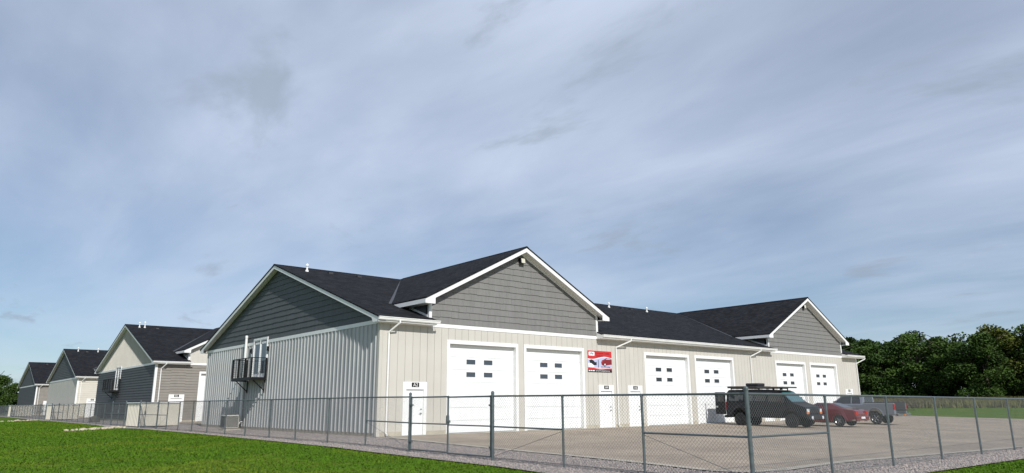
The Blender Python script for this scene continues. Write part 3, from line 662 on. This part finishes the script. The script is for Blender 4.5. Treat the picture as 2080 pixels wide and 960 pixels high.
# ------------------------------------------------------------------ condenser beside the steel wall
ac = empty('condenser_unit', (-0.72, 16.6, float(H(-0.7,16.6)))); tag(ac, 'boxy outdoor condenser standing against grey steel wall under balcony', 'air conditioner')
MB().box(-0.5,0.5,-0.5,0.5,-0.05,0.10).build('pad', CONC, ac)
MB().box(-0.42,0.42,-0.42,0.42,0.12,0.92).build('cabinet', UNIT, ac, bevel=0.05)
m2 = MB()
for i in range(12): z = 0.2+i*0.056; m2.box(-0.35,0.35,-0.432,-0.42,z,z+0.03); m2.box(-0.432,-0.42,-0.35,0.35,z,z+0.03)
m2.build('grille', BLKPL, ac)
MB().lathe([(0.34,0.92),(0.36,0.95),(0.33,0.955),(0.05,0.955)], 20).build('fan_guard', BLKPL, ac)
MB().path([(0.4,-0.3,0.3),(0.5,-0.34,0.5),(0.62,-0.34,0.5)], 0.025, 6).build('refrigerant_line', ALU, ac)

# ------------------------------------------------------------------ chain link fence
FX, FY = -3.0, -20.3
def rail_left(y): return 1.65 if y > -4.5 else 1.65+(1.55-1.65)*(-4.5-y)/(FY*-1-4.5)
def rail_right(x): return 1.55-0.0068*(x-FX)
def link_mesh(length, h):
    """woven diagonal wires clipped to one bay, local x along, z up, with twisted tips at the top"""
    mb = MB(); p = 0.088; r = 0.0024; n = int((length+h)/p)+1
    for i in range(n+1):
        c = i*p
        for s, yo in ((1, 0.003), (-1, -0.003)):
            if s == 1: a = (max(0, c-h), h-min(c, h)) if False else (c-h, 0.0); b = (c, h)
            else: a = (c-h, h); b = (c, 0.0)
            q0, q1 = a, b
            def lim(p0, p1):
                (x0,z0),(x1,z1) = p0, p1; t0, t1 = 0.0, 1.0; dx = x1-x0
                ta, tb = (0-x0)/dx, (length-x0)/dx
                if ta > tb: ta, tb = tb, ta
                t0, t1 = max(t0, ta), min(t1, tb)
                return None if t1 <= t0 else ((x0+dx*t0, z0+(z1-z0)*t0), (x0+dx*t1, z0+(z1-z0)*t1))
            g = lim(q0, q1)
            if g: mb.tube((g[0][0],yo,g[0][1]), (g[1][0],yo,g[1][1]), r, 3)
        if c < length: mb.tube((c,0,h-0.01),(c+0.01,0,h+0.028),r*1.1,3)
    return mb
MESHES = {}
def bay(parent, p, q, z0, z1p, z1q, name='chain_link_mesh'):
    """a bay of wire from p to q"""
    ln = math.hypot(q[0]-p[0], q[1]-p[1]); zb0, zb1 = float(H(*p))+0.05, float(H(*q))+0.05
    hh = round(((z1p-zb0)+(z1q-zb1))/2, 2); key = (round(ln,2), hh)
    if key not in MESHES:
        o = link_mesh(ln, hh).build(name, WIRE, parent, fix=False); MESHES[key] = o.data
    else: o = link(name, MESHES[key], parent)
    # shear so the bay follows rail and ground
    sl = ((z1q-z1p)+(zb1-zb0))/2/ln
    o.location = (p[0]-parent.location.x, p[1]-parent.location.y, (zb0+z1p-hh)/2-parent.location.z)
    o.rotation_euler = (0, -math.atan(sl), math.atan2(q[1]-p[1], q[0]-p[0])); return o
def fence(name, pts, zr, label, term=(), mids=(), braces=()):
    R = empty(name, (pts[0][0], pts[0][1], float(H(*pts[0])))); tag(R, label, 'fence', 'chain link fencing round the lot')
    ox, oy, oz = R.location
    for i, (x, y) in enumerate(pts):
        g = float(H(x, y)); z = zr(x, y); r = 0.045 if i in term else 0.031; top = z+(0.10 if i in term else -0.02)
        po = MB().tube((x-ox,y-oy,g-0.3-oz),(x-ox,y-oy,top-oz), r, 12).build('post', GALV, R)
        MB().lathe([(r*1.15,-0.03),(r*1.15,0.01),(r*0.8,r*0.8),(r*0.25,r*1.15)], 10, 'z', (x-ox,y-oy,top-oz)).build('post_cap', GALV, po)
        if i in term:
            mb = MB()
            for f in (0.12,0.35,0.6,0.85): mb.lathe([(r*1.18,-0.012),(r*1.18,0.012)], 10, 'z', (x-ox,y-oy,g+(z-g)*f-oz))
            mb.build('tension_band', GALV, po)
    for i in range(len(pts)-1):
        p, q = pts[i], pts[i+1]; a, b = zr(*p), zr(*q)
        MB().tube((p[0]-ox,p[1]-oy,a-oz),(q[0]-ox,q[1]-oy,b-oz),0.024,8).build('top_rail', GALV, R)
        bay(R, p, q, 0, a, b)
        d = Vector((q[0]-p[0],q[1]-p[1],0)); gp, gq = float(H(*p))+0.08, float(H(*q))+0.08
        MB().tube((p[0]-ox,p[1]-oy,gp-oz),(q[0]-ox,q[1]-oy,gq-oz),0.006,5).build('tension_wire', WIRE, R)
        if i in mids:
            MB().tube((p[0]-ox,p[1]-oy,(a+gp)/2-oz),(q[0]-ox,q[1]-oy,(b+gq)/2-oz),0.022,8).build('mid_rail', GALV, R)
            if not mids[i]: continue
            (lo, hi) = ((p,q) if mids[i] > 0 else (q,p)); gl = float(H(*lo))+0.1; gh = (zr(*hi)+float(H(*hi)))/2
            MB().tube((lo[0]-ox,lo[1]-oy,gl-oz),(hi[0]-ox,hi[1]-oy,gh-oz),0.006,5).build('truss_rod', WIRE, R)
    return R
zl = lambda x, y: rail_left(y)
zr_ = lambda x, y: rail_right(x)
G1, G2 = -7.5, -11.98
fence('chain_link_fence', [(FX,FY),(FX,-17.55),(FX,-14.9),(FX,G2)], zl, 'short side fence run between the open lot corner post and the gate hinge post', (0,3), {0:1, 2:-1})
fence('chain_link_fence', [(FX,FY)]+[(FX+3.3*k,FY) for k in range(1,15)], zr_, 'long chain link fence across the front of the parking lot at right', (), {0:0})
ys = [G1,-4.5,-1.4,1.7,4.6,7.7,10.6,13.55,16.35,19.1,21.7,24.0]
fence('chain_link_fence', [(FX,y) for y in ys], zl, 'side fence beside the grey steel wall from the gate back to the first enclosure', (0,11), {0:1,10:-1})
for k, (ya, yb) in enumerate(((37.8,64.2),(78.0,104.4),(118.2,140))):
    n = int(round((yb-ya)/3.05)); pts = [(FX, ya+(yb-ya)*i/n) for i in range(n+1)]
    lb = ('side fence beside the dark second building between two pale enclosures','side fence beside the third building, seen far off at left','farthest side fence beside the last building in front of the trees')[k]
    fence('chain_link_fence', pts, zl, lb, (0,n), {0:1, n-1:-1})
def gate_pair(ya, yb, labels, grp, wmid=None):
    """two swinging leaves between posts at ya and yb"""
    ym = (ya+yb)/2 if wmid is None else wmid
    for (a, b), lb in zip(((ya,ym+0.03),(ym-0.03,yb)), labels):
        lo, hi = min(a,b), max(a,b); g = (float(H(FX,lo))+float(H(FX,hi)))/2+0.09; z = rail_left((lo+hi)/2)-0.01
        R = empty('gate_leaf', (FX, lo, g)); tag(R, lb, 'gate', grp); ln = hi-lo; e = 0.09 if True else 0; h = z-g
        y0, y1 = (0.09 if lo == min(ya,yb) else 0.02), ln-(0.09 if hi == max(ya,yb) else 0.02)
        MB().tube((0,y0,0),(0,y0,h+0.03),0.024,8).tube((0,y1,0),(0,y1,h+0.03),0.024,8).tube((0,y0,h),(0,y1,h),0.024,8).tube((0,y0,0),(0,y1,0),0.024,8).build('gate_frame', GALV, R)
        MB().tube((0,y0,h*0.5),(0,y1,h*0.5),0.02,8).build('mid_rail', GALV, R)
        o = link_mesh(y1-y0, h).build('chain_link_mesh', WIRE, R, fix=False); o.location = (0.02,y0,0); o.rotation_euler = (0,0,math.pi/2)
        hy = y0 if lo == min(ya,yb) else y1
        for f in (0.15,0.85): MB().box(-0.04,0.04,hy-0.07,hy+0.05,h*f-0.025,h*f+0.025).build('hinge', GALV, R)
        if lo != min(ya,yb): MB().tube((0,y0-0.07,h*0.55),(0,y0+0.07,h*0.55),0.045,8).box(-0.07,0.03,y0-0.02,y0+0.02,h*0.5,h*0.66).build('latch', GALV, R)
gate_pair(G2, G1, ('near leaf of the chain link gate, hinged on the tall gate post','far leaf of the chain link gate, hinged on the post by the A2 door'), 'gate leaves in the side fence', -9.73)
for k in range(3):
    y0 = 40.2*k; nm = ('second','third','last')[k]
    gate_pair(24.0+y0, 28.8+y0, ('near narrow gate leaf in front of the pale enclosure before the %s building' % nm, 'far narrow gate leaf in front of the pale enclosure before the %s building' % nm), 'gate leaves by the enclosures', 27.2+y0)
    gate_pair(33.2+y0, 37.8+y0, ('near gate leaf behind the enclosure, beside the corner of the %s building' % nm, 'far gate leaf behind the enclosure, beside the corner of the %s building' % nm), 'gate leaves by the enclosures')
    for j, y in enumerate((28.8, 33.2)):
        yy = y+y0; g = float(H(FX,yy)); po = MB().tube((0,0,-0.3),(0,0,1.85-g if False else 1.85),0.045,12).build('gate_post', GALV)
        po.location = (FX,yy,g); MB().lathe([(0.052,-0.03),(0.052,0.01),(0.035,0.04),(0.01,0.055)],10,'z',(0,0,1.85)).build('post_cap', GALV, po)
        tag(po, 'steel gate post at the %s corner of the enclosure before the %s building' % (('near','far')[j], nm), 'post', 'enclosure gate posts')
    # trash enclosure, corrugated side and smooth front
    R = empty('trash_enclosure', (-2.90, 29.05+y0, float(H(-3,29+y0)))); tag(R, 'pale steel clad enclosure with ribbed side standing before the %s building' % nm, 'enclosure', 'steel clad enclosures')
    MB().box(0.03,2.72,0.03,4.1,0.06,1.70).build('core', UNIT, R)
    pts = [(0.0,0.0)]; y = 0.12
    while y < 4.0: pts += [(y,0.0),(y+0.02,-0.06),(y+0.12,-0.06),(y+0.14,0.0)]; y += 0.44
    pts += [(4.13,0.0),(4.13,0.025),(0.0,0.025)]; n = len(pts)
    MB().add([(q[1],q[0],0.06) for q in pts]+[(q[1],q[0],1.66) for q in pts], [tuple(range(n))[::-1],tuple(range(n,2*n))]+[(j,(j+1)%n,n+(j+1)%n,n+j) for j in range(n)]).build('ribbed_side', CREAM, R)
    MB().box(0.0,1.36,-0.02,0.03,0.10,1.62).build('front_panel', CREAM, R); MB().box(1.40,2.72,-0.02,0.03,0.10,1.62).build('front_panel', CREAM, R)
    MB().box(-0.08,2.78,-0.06,4.2,1.70,1.78).build('cap', WHITE, R); MB().box(-0.05,0.03,-0.05,0.03,0.0,1.70).build('corner_trim', WHITE, R)
# ------------------------------------------------------------------ rocks in the swale
def rock_mesh(seed):
    bm = bmesh.new(); bmesh.ops.create_icosphere(bm, subdivisions=1, radius=1.0); r = random.Random(seed)
    for v in bm.verts: v.co *= r.uniform(0.75, 1.15); v.co.z *= 0.62
    me = bpy.data.meshes.new('rock'); bm.to_mesh(me); bm.free(); me.materials.append(ROCK); return me
RM = [rock_mesh(i) for i in range(6)]
rr = random.Random(5)
def rocks(n, a, b, wd, lab, grp):
    for i in range(n):
        t = rr.random(); x = a[0]+(b[0]-a[0])*t+rr.gauss(0, wd); y = a[1]+(b[1]-a[1])*t+rr.gauss(0, wd); s = rr.uniform(0.09, 0.20)
        o = link('rock', rr.choice(RM)); o.location = (x, y, float(H(x,y))-0.03+s*0.3); o.scale = (s*rr.uniform(0.9,1.5), s, s); o.rotation_euler = (0,0,rr.uniform(0,6.28)); tag(o, lab, 'rock', grp)
rocks(60, (-7.6,26.4), (-3.9,29.6), 0.32, 'pale limestone rock in the drainage patch on the lawn near the pale enclosure', 'rocks in the near drainage patch')
rocks(22, (-7.2,67.5), (-4.1,70.5), 0.35, 'pale limestone rock in the far drainage patch on the lawn at left', 'rocks in the far drainage patch')
o = rock_mesh(11); o.materials.clear(); o.materials.append(DKLUMP); o = link('lump', o); o.location = (-1.6,52.0,0.1); o.scale = (0.62,0.5,0.9); tag(o, 'dark rough boulder standing by the far dark side wall behind the fence', 'lump')  # unidentified dark object, shaped like a rock

# ------------------------------------------------------------------ vehicles
def wheel(parent, x, s, r, wd, rim_m, out_):
    """tyre and rim at lateral x, forward s"""
    t = MB().lathe([(r*0.62,-wd/2),(r*0.93,-wd/2),(r,-wd*0.32),(r,wd*0.32),(r*0.93,wd/2),(r*0.62,wd/2)], 28, 'x', (x,s,r)).build('tyre', RUBBER, parent, smooth=False)
    xo = x+out_*wd*0.5
    MB().lathe([(r*0.64,-0.02*out_),(r*0.60,0.012*out_),(r*0.50,-0.03*out_),(r*0.16,-0.02*out_),(r*0.12,0.02*out_)], 24, 'x', (xo,s,r)).build('rim', rim_m, t)
    m2 = MB()
    for k in range(5):
        a = 2*math.pi*k/5; m2.tube((xo-0.005*out_, s+math.cos(a)*r*0.14, r+math.sin(a)*r*0.14),(xo-0.008*out_, s+math.cos(a)*r*0.56, r+math.sin(a)*r*0.56), r*0.07, 6)
    m2.build('spokes', rim_m, t)
def arch(s0, r, zr, n=9):
    return [(s0+r*math.cos(a), zr+r*math.sin(a)) for a in [math.pi*i/(n-1) for i in range(n)]]
def body(parent, name, prof, hw, m, bevel=0.05):
    """side profile (s forward, z) lofted across the width, half width hw(z)"""
    n = len(prof); v = [(-hw(z,s),s,z) for s,z in prof]+[(hw(z,s),s,z) for s,z in prof]
    mb = MB().add(v, [tuple(range(n)), tuple(range(n,2*n))[::-1]]+[(i,(i+1)%n,n+(i+1)%n,n+i) for i in range(n)])
    return mb.build(name, m, parent, bevel=bevel)
def side_glass(parent, poly, hw, m, name='side_window'):
    for sg in (-1, 1):
        v = [(sg*(hw(z,s)+0.006),s,z) for s,z in poly]; n = len(v)
        MB().add(v+[(q[0]-sg*0.012,q[1],q[2]) for q in v], [tuple(range(n)),tuple(range(n,2*n))[::-1]]+[(i,(i+1)%n,n+(i+1)%n,n+i) for i in range(n)]).build(name, m, parent)
def quad(parent, name, pts, m, th=0.012):
    a, b, c = Vector(pts[0]), Vector(pts[1]), Vector(pts[2]); nn = (b-a).cross(c-a).normalized()*th
    n = len(pts); MB().add([tuple(p) for p in pts]+[tuple(Vector(p)+nn) for p in pts], [tuple(range(n)),tuple(range(n,2*n))[::-1]]+[(i,(i+1)%n,n+(i+1)%n,n+i) for i in range(n)]).build(name, m, parent)
# --- black raised van, nose towards the fence, rear doors open to garage door four
gz_ = float(H(25.6,-4.3)); VN = empty('cargo_van', (25.62,-2.56,gz_+0.015), math.pi); VN.rotation_euler = (math.radians(-0.9),0,math.pi)
tag(VN, 'black raised van with roof rack, rear doors open toward a garage door', 'van')
def vhw(z, s): return 0.985-0.15*max(0,(z-1.25))/1.0-0.06*max(0,(s-3.9))/0.6-0.03*max(0,0.75-z)
vp = [(-0.95,0.62),(-0.98,1.2),(-0.92,2.10),(-0.78,2.24),(1.2,2.27),(2.55,2.22),(2.78,2.14),(3.55,1.50),(3.70,1.44),(4.30,1.24),(4.42,1.12),(4.45,0.72),(4.40,0.62)]
vp += arch(3.45,0.50,0.60)+[(2.9,0.55),(0.6,0.55)]+arch(0,0.50,0.60)+[(-0.55,0.60)]
body(VN, 'body', vp, vhw, VANP)
for s in (0, 3.45):
    for sg in (-1, 1): wheel(VN, sg*0.84, s, 0.41, 0.27, BLKPL, sg)
side_glass(VN, [(2.95,1.52),(3.38,1.52),(2.72,2.05),(2.02,2.08),(2.02,1.52)], vhw, GLASS)
side_glass(VN, [(0.5,1.55),(1.85,1.55),(1.85,2.06),(0.5,2.06)], vhw, GLASS)
side_glass(VN, [(-0.75,1.55),(0.3,1.55),(0.3,2.06),(-0.75,2.06)], vhw, GLASS)
quad(VN, 'windshield', [(-0.82,3.53,1.53),(0.82,3.53,1.53),(0.74,2.84,2.105),(-0.74,2.84,2.105)], mat('teal_reflection_glass', (0.05,0.13,0.14), 0.08, spec=0.9))  # teal of the glass is a reflection painted into its colour
MB().box(-0.62,0.62,4.43,4.475,0.86,1.10).build('grille', BLKPL, VN)
for sg in (-1,1):
    MB().box(min(sg*0.62,sg*0.88),max(sg*0.62,sg*0.88),4.40,4.47,0.94,1.12).build('headlight', CLEAR, VN)
    MB().box(min(sg*0.62,sg*0.91),max(sg*0.62,sg*0.91),4.36,4.465,0.83,0.93).build('turn_signal', AMBER, VN)
    MB().lathe([(0.09,0),(0.10,0.05),(0.02,0.07)],14,'y',(sg*0.62,4.60,0.62)).build('fog_lamp', CLEAR, VN)
    mm = MB().box(min(sg*1.0,sg*1.22),max(sg*1.0,sg*1.22),3.02,3.12,1.48,1.80).tube((sg*0.92,3.1,1.55),(sg*1.06,3.08,1.6),0.03,6).build('side_mirror', BLKPL, VN)
    MB().box(min(sg*0.80,sg*0.97),max(sg*0.80,sg*0.97),-1.0,-0.96,1.0,1.5).build('tail_light', REDL, VN)
    # open rear door
    dd = MB().box(-0.03,0.03,-0.86,0.0,0.70,2.10).build('rear_door', VANP, VN, bevel=0.03); dd.location = (sg*0.93,-1.0,0); dd.rotation_euler = (0,0,sg*math.radians(-8))
    MB().box(-0.035,0.035,-0.76,-0.12,1.50,2.0).build('door_window', GLASS, dd); MB().box(-0.045,0.045,-0.78,-0.6,1.12,1.22).build('door_handle', CHROME, dd)
MB().box(-0.95,0.95,4.44,4.62,0.52,0.78).build('front_bumper', BLKPL, VN, bevel=0.03)
MB().box(-0.95,0.95,-1.15,-0.98,0.50,0.66).build('rear_bumper', BLKPL, VN, bevel=0.03)
MB().box(-0.8,0.8,-0.985,-0.96,0.75,2.02).build('cargo_shade_panel', mat('interior_shade',(0.02,0.02,0.02),0.9), VN)  # dark sheet on the closed body, stands for shade inside the cargo hold
rk = MB()
for s in (-0.6,0.4,1.4,2.4): rk.box(-0.85,0.85,s-0.03,s+0.03,2.30,2.35); rk.box(-0.84,-0.80,s-0.03,s+0.03,2.2,2.32); rk.box(0.80,0.84,s-0.03,s+0.03,2.2,2.32)
rk = rk.build('roof_rack', BLACK, VN); MB().box(-0.88,0.88,-0.85,1.25,2.34,2.47).build('roof_box', BLKPL, rk, bevel=0.02); MB().box(-0.85,0.85,1.2,3.0,2.34,2.43).build('solar_panel', GLASS, rk)
MB().box(-0.42,0.42,0.2,1.10,2.47,2.66).build('roof_fan', BLKPL, VN, bevel=0.06)
MB().box(-0.05,0.05,2.35,2.5,2.24,2.33).build('roof_antenna', BLACK, VN)
# --- red car, tail out
gz_ = float(H(29.2,-5.5)); RC = empty('red_car', (29.1,-7.2,gz_+0.015)); tag(RC, 'dark red coupe parked nose in between the black van and the pickup', 'car')
def rhw(z, s): return 0.90-0.27*max(0,(z-0.85))/0.55-0.10*max(0,(s-3.0))/0.7-0.08*max(0,-s-0.7)/0.35
rp = [(-1.02,0.45),(-1.05,0.75),(-0.95,0.98),(-0.30,1.08),(0.55,1.41),(1.35,1.43),(2.35,1.02),(3.3,0.86),(3.55,0.62),(3.5,0.30)]
rp += arch(2.72,0.37,0.32)+[(2.2,0.24),(0.5,0.24)]+arch(0,0.37,0.32)+[(-0.6,0.32)]
body(RC, 'body', rp, rhw, REDP, 0.06)
for s in (0, 2.72):
    for sg in (-1,1): wheel(RC, sg*0.78, s, 0.33, 0.22, CHROME, sg)
side_glass(RC, [(-0.05,1.02),(2.1,1.0),(1.45,1.33),(0.6,1.33)], rhw, GLASS)
quad(RC, 'rear_window', [(-0.62,-0.28,1.10),(0.62,-0.28,1.10),(0.55,0.48,1.395),(-0.55,0.48,1.395)], GLASS)
quad(RC, 'windshield', [(0.66,2.28,1.06),(-0.66,2.28,1.06),(-0.55,1.42,1.42),(0.55,1.42,1.42)], GLASS)
for sg in (-1,1):
    MB().box(min(sg*0.50,sg*0.86),max(sg*0.50,sg*0.86),-1.07,-0.98,0.70,0.92).build('tail_light', REDL, RC)
    MB().box(min(sg*0.88,sg*1.05),max(sg*0.88,sg*1.05),1.9,2.03,0.95,1.07).build('side_mirror', REDP, RC, bevel=0.02)
    MB().tube((sg*0.5,-1.12,0.33),(sg*0.5,-0.95,0.33),0.04,8).build('exhaust_tip', CHROME, RC)
MB().box(-0.84,0.84,-1.12,-1.0,0.34,0.60).build('rear_bumper', REDP, RC, bevel=0.04)
MB().box(-0.25,0.25,-1.135,-1.12,0.46,0.58).build('number_plate', BWH, RC)
# --- grey pickup, tailgate down
gz_ = float(H(34.9,-5.5)); PT = empty('pickup_truck', (34.85,-7.0,gz_+0.015)); tag(PT, 'grey pickup with its tailgate lowered, parked nose in near the far wall end', 'pickup')
def phw(z, s): return 0.98-0.03*max(0,0.7-z)-0.08*max(0,(s-4.0))/0.6
def chw(z, s): return 0.965-0.20*max(0,(z-1.18))/0.7
pp = [(-1.28,0.62),(-1.28,1.38),(0.72,1.38),(0.75,1.30),(2.9,1.28),(3.6,1.20),(4.42,1.12),(4.52,0.95),(4.5,0.55)]
pp += arch(3.62,0.48,0.52)+[(3.0,0.48),(0.6,0.48)]+arch(0,0.48,0.52)+[(-0.6,0.58)]
body(PT, 'body', pp, phw, GREYP, 0.05)
cp = [(0.74,1.2),(0.76,1.80),(0.95,1.92),(2.0,1.93),(2.25,1.86),(3.05,1.27),(3.0,1.2)]
body(PT, 'cab', cp, chw, GREYP, 0.05)
MB().box(-0.80,0.80,-1.22,0.68,1.36,1.40).build('bed_opening', BLKPL, PT)
MB().box(-0.86,0.86,-1.30,0.70,1.38,1.43).box(-0.78,0.78,-1.2,0.62,1.425,1.435).build('bed_cover', BLKPL, PT)
side_glass(PT, [(0.92,1.34),(1.5,1.34),(1.5,1.82),(0.98,1.82)], chw, GLASS)
side_glass(PT, [(1.58,1.34),(2.82,1.34),(2.2,1.82),(1.58,1.82)], chw, GLASS)
quad(PT, 'rear_window', [(-0.6,0.735,1.42),(0.6,0.735,1.42),(0.56,0.75,1.80),(-0.56,0.75,1.80)], GLASS)
quad(PT, 'windshield', [(0.8,3.03,1.30),(-0.8,3.03,1.30),(-0.68,2.30,1.84),(0.68,2.30,1.84)], GLASS)
for s in (0, 3.62):
    for sg in (-1,1): wheel(PT, sg*0.83, s, 0.39, 0.27, CHROME, sg)
for sg in (-1,1):
    MB().box(min(sg*(0.85 if sg < 0 else 0.94),sg*0.985),max(sg*(0.85 if sg < 0 else 0.94),sg*0.985),-1.30,-1.22,0.95,1.30).build('tail_light', REDL, PT)
    m2 = MB(); pr = arch(0,0.53,0.54,11)
    for a, b in zip(pr[:-1], pr[1:]): m2.tube((sg*0.985,a[0],a[1]),(sg*0.985,b[0],b[1]),0.03,6)
    m2.build('wheel_flare', GREYP, PT)
    MB().box(min(sg*0.98,sg*1.2),max(sg*0.98,sg*1.2),2.55,2.66,1.30,1.52).build('side_mirror', BLKPL, PT, bevel=0.02)
MB().box(-0.80,0.80,-1.296,-1.27,0.92,1.37).build('bed_shade_panel', BLKPL, PT)  # black panel painted in for the shade inside the open bed
tg = MB().box(-0.78,0.78,-1.90,-1.30,0.90,0.96).build('tailgate', BLKPL, PT, bevel=0.02); MB().box(-0.25,0.25,-1.7,-1.5,0.885,0.90).build('tailgate_handle', CHROME, tg)
MB().box(-0.98,0.98,-1.52,-1.28,0.52,0.72).build('rear_bumper', CHROME, PT, bevel=0.03)
MB().box(-0.16,0.16,-1.535,-1.52,0.58,0.70).build('number_plate', AMBER, PT)

# ------------------------------------------------------------------ trees
def crown_mesh(seed, m, hgt, rad, nleaf=15000):
    r = np.random.default_rng(seed); nl = 34
    ang = r.uniform(0, 2*math.pi, nl); rr_ = rad*np.sqrt(r.random(nl))*0.75; zc = hgt*(0.04+0.86*r.random(nl)); k = np.clip(1.2-np.abs(zc/hgt-0.42)*1.3, 0.35, 1)
    C = np.stack([np.cos(ang)*rr_*k, np.sin(ang)*rr_*k, zc], 1); R_ = rad*r.uniform(0.20, 0.42, nl)
    i = r.integers(0, nl, nleaf); d = r.normal(size=(nleaf,3)); d /= np.linalg.norm(d, axis=1, keepdims=True)
    P = C[i]+d*(R_[i]*r.random(nleaf)**0.35)[:,None]*np.array([1,1,0.8]); P[:,2] = np.maximum(P[:,2], 0.15)
    s = r.uniform(0.10, 0.25, nleaf); a = r.normal(size=(nleaf,3)); a /= np.linalg.norm(a, axis=1, keepdims=True); b = np.cross(a, r.normal(size=(nleaf,3))); b /= np.linalg.norm(b, axis=1, keepdims=True)
    a *= s[:,None]; b *= (s*0.7)[:,None]
    V = np.stack([P-a-b*0.3, P+b, P+a*1.1, P-b*0.9+a*0.2], 1).reshape(-1,3)
    return np_mesh('crown', V, np.arange(4*nleaf).reshape(-1,4), m)
def trunk_mesh(seed, hgt, rad):
    r = random.Random(seed); mb = MB(); p = Vector((0,0,-0.3)); rr2 = 0.32
    for i in range(5):
        q = p+Vector((r.uniform(-.25,.25), r.uniform(-.25,.25), hgt*0.15)); mb.tube(p, q, rr2, 8, rr2*0.85)
        if i > 1:
            for _ in range(3):
                a = r.uniform(0, 6.28); e = q+Vector((math.cos(a)*rad*0.6, math.sin(a)*rad*0.6, hgt*r.uniform(.08,.22))); mb.tube(q, e, rr2*0.5, 6, 0.05)
        p, rr2 = q, rr2*0.85
    me = bpy.data.meshes.new('trunk'); me.from_pydata(mb.v, [], mb.f); me.materials.append(BARK); return me
VAR = [(crown_mesh(10+i, LEAF[(0,1,0,2,1)[i]], 13, 5.2), trunk_mesh(30+i, 13, 5.2)) for i in range(5)]
def tree(x, y, s, vi, label, grp, wide=1.0):
    R = empty('tree', (x, y, float(H(x,y))), random.uniform(0, 6.28)); R.scale = (s*wide, s*wide, s); tag(R, label, 'tree', grp)
    link('crown', VAR[vi][0], R); link('trunk', VAR[vi][1], R)
# right wood: from beyond the building's far end towards the right of the frame
wood = []
r0 = random.Random(3)
for k in range(20):
    az = math.radians(57.5+k*1.75+r0.uniform(-.5,.5)); rg = 160+r0.uniform(-6,6)
    wood.append((-16.2+rg*math.sin(az), -28.5+rg*math.cos(az), 0.86+0.42*(k/19)+r0.uniform(-.07,.08), r0.choice((0,1,2,4,1)) if k != 10 else 3, 0))
for k in range(14):
    az = math.radians(57+k*2.5+r0.uniform(-.7,.7)); rg = 176+r0.uniform(-5,5)
    wood.append((-16.2+rg*math.sin(az), -28.5+rg*math.cos(az), 0.94+0.46*(k/13)+r0.uniform(-.08,.1), r0.choice((0,1,2,4)), 1))
ORD = 'first second third fourth fifth sixth seventh eighth ninth tenth eleventh twelfth thirteenth fourteenth fifteenth sixteenth seventeenth eighteenth nineteenth twentieth'.split()
cnt = [0, 0]
for x, y, s, v, b in wood:
    od = ORD[cnt[b]]; cnt[b] += 1
    lb = 'yellow green leafy tree standing among the darker trees of the wood at right' if v == 3 else ('tall back row tree of the right wood, %s counted from the building' % od if b else 'dark green front row tree of the right wood, %s counted from the building' % od)
    tree(x, y, s, v, lb, 'trees of the wood at right', 1.32)
for k in range(14):
    x = -26+k*4.2+r0.uniform(-1,1); y = 190+r0.uniform(-8,10)
    tree(x, y, r0.uniform(0.66,0.86), r0.choice((0,1,2,4)), 'dark green tree in the wood behind the farthest building, %s from the left' % ORD[k], 'trees of the wood at left', 1.25)
def meadow():
    n = 90000; az = np.radians(rng.uniform(52, 100, n)); r = rng.uniform(112, 158, n); x = -16.2+r*np.sin(az); y = -28.5+r*np.cos(az)
    z = H(x, y)-0.05; h = rng.uniform(0.5, 1.25, n); wd = rng.uniform(0.03, 0.10, n); a = rng.uniform(0, 6.28, n)
    v = np.empty((n,3,3)); dx, dy = np.cos(a)*wd, np.sin(a)*wd
    v[:,0] = np.stack([x-dx,y-dy,z],1); v[:,1] = np.stack([x+dx,y+dy,z],1); v[:,2] = np.stack([x+rng.normal(0,.15,n),y+rng.normal(0,.15,n),z+h],1)
    return np_mesh('meadow', v.reshape(-1,3), np.arange(3*n).reshape(-1,3), MEADOW)
tag(link('meadow', meadow()), 'strip of tall yellow green weeds between mown grass and the wood', 'meadow', kind='stuff')
print('objects', len(bpy.data.objects))
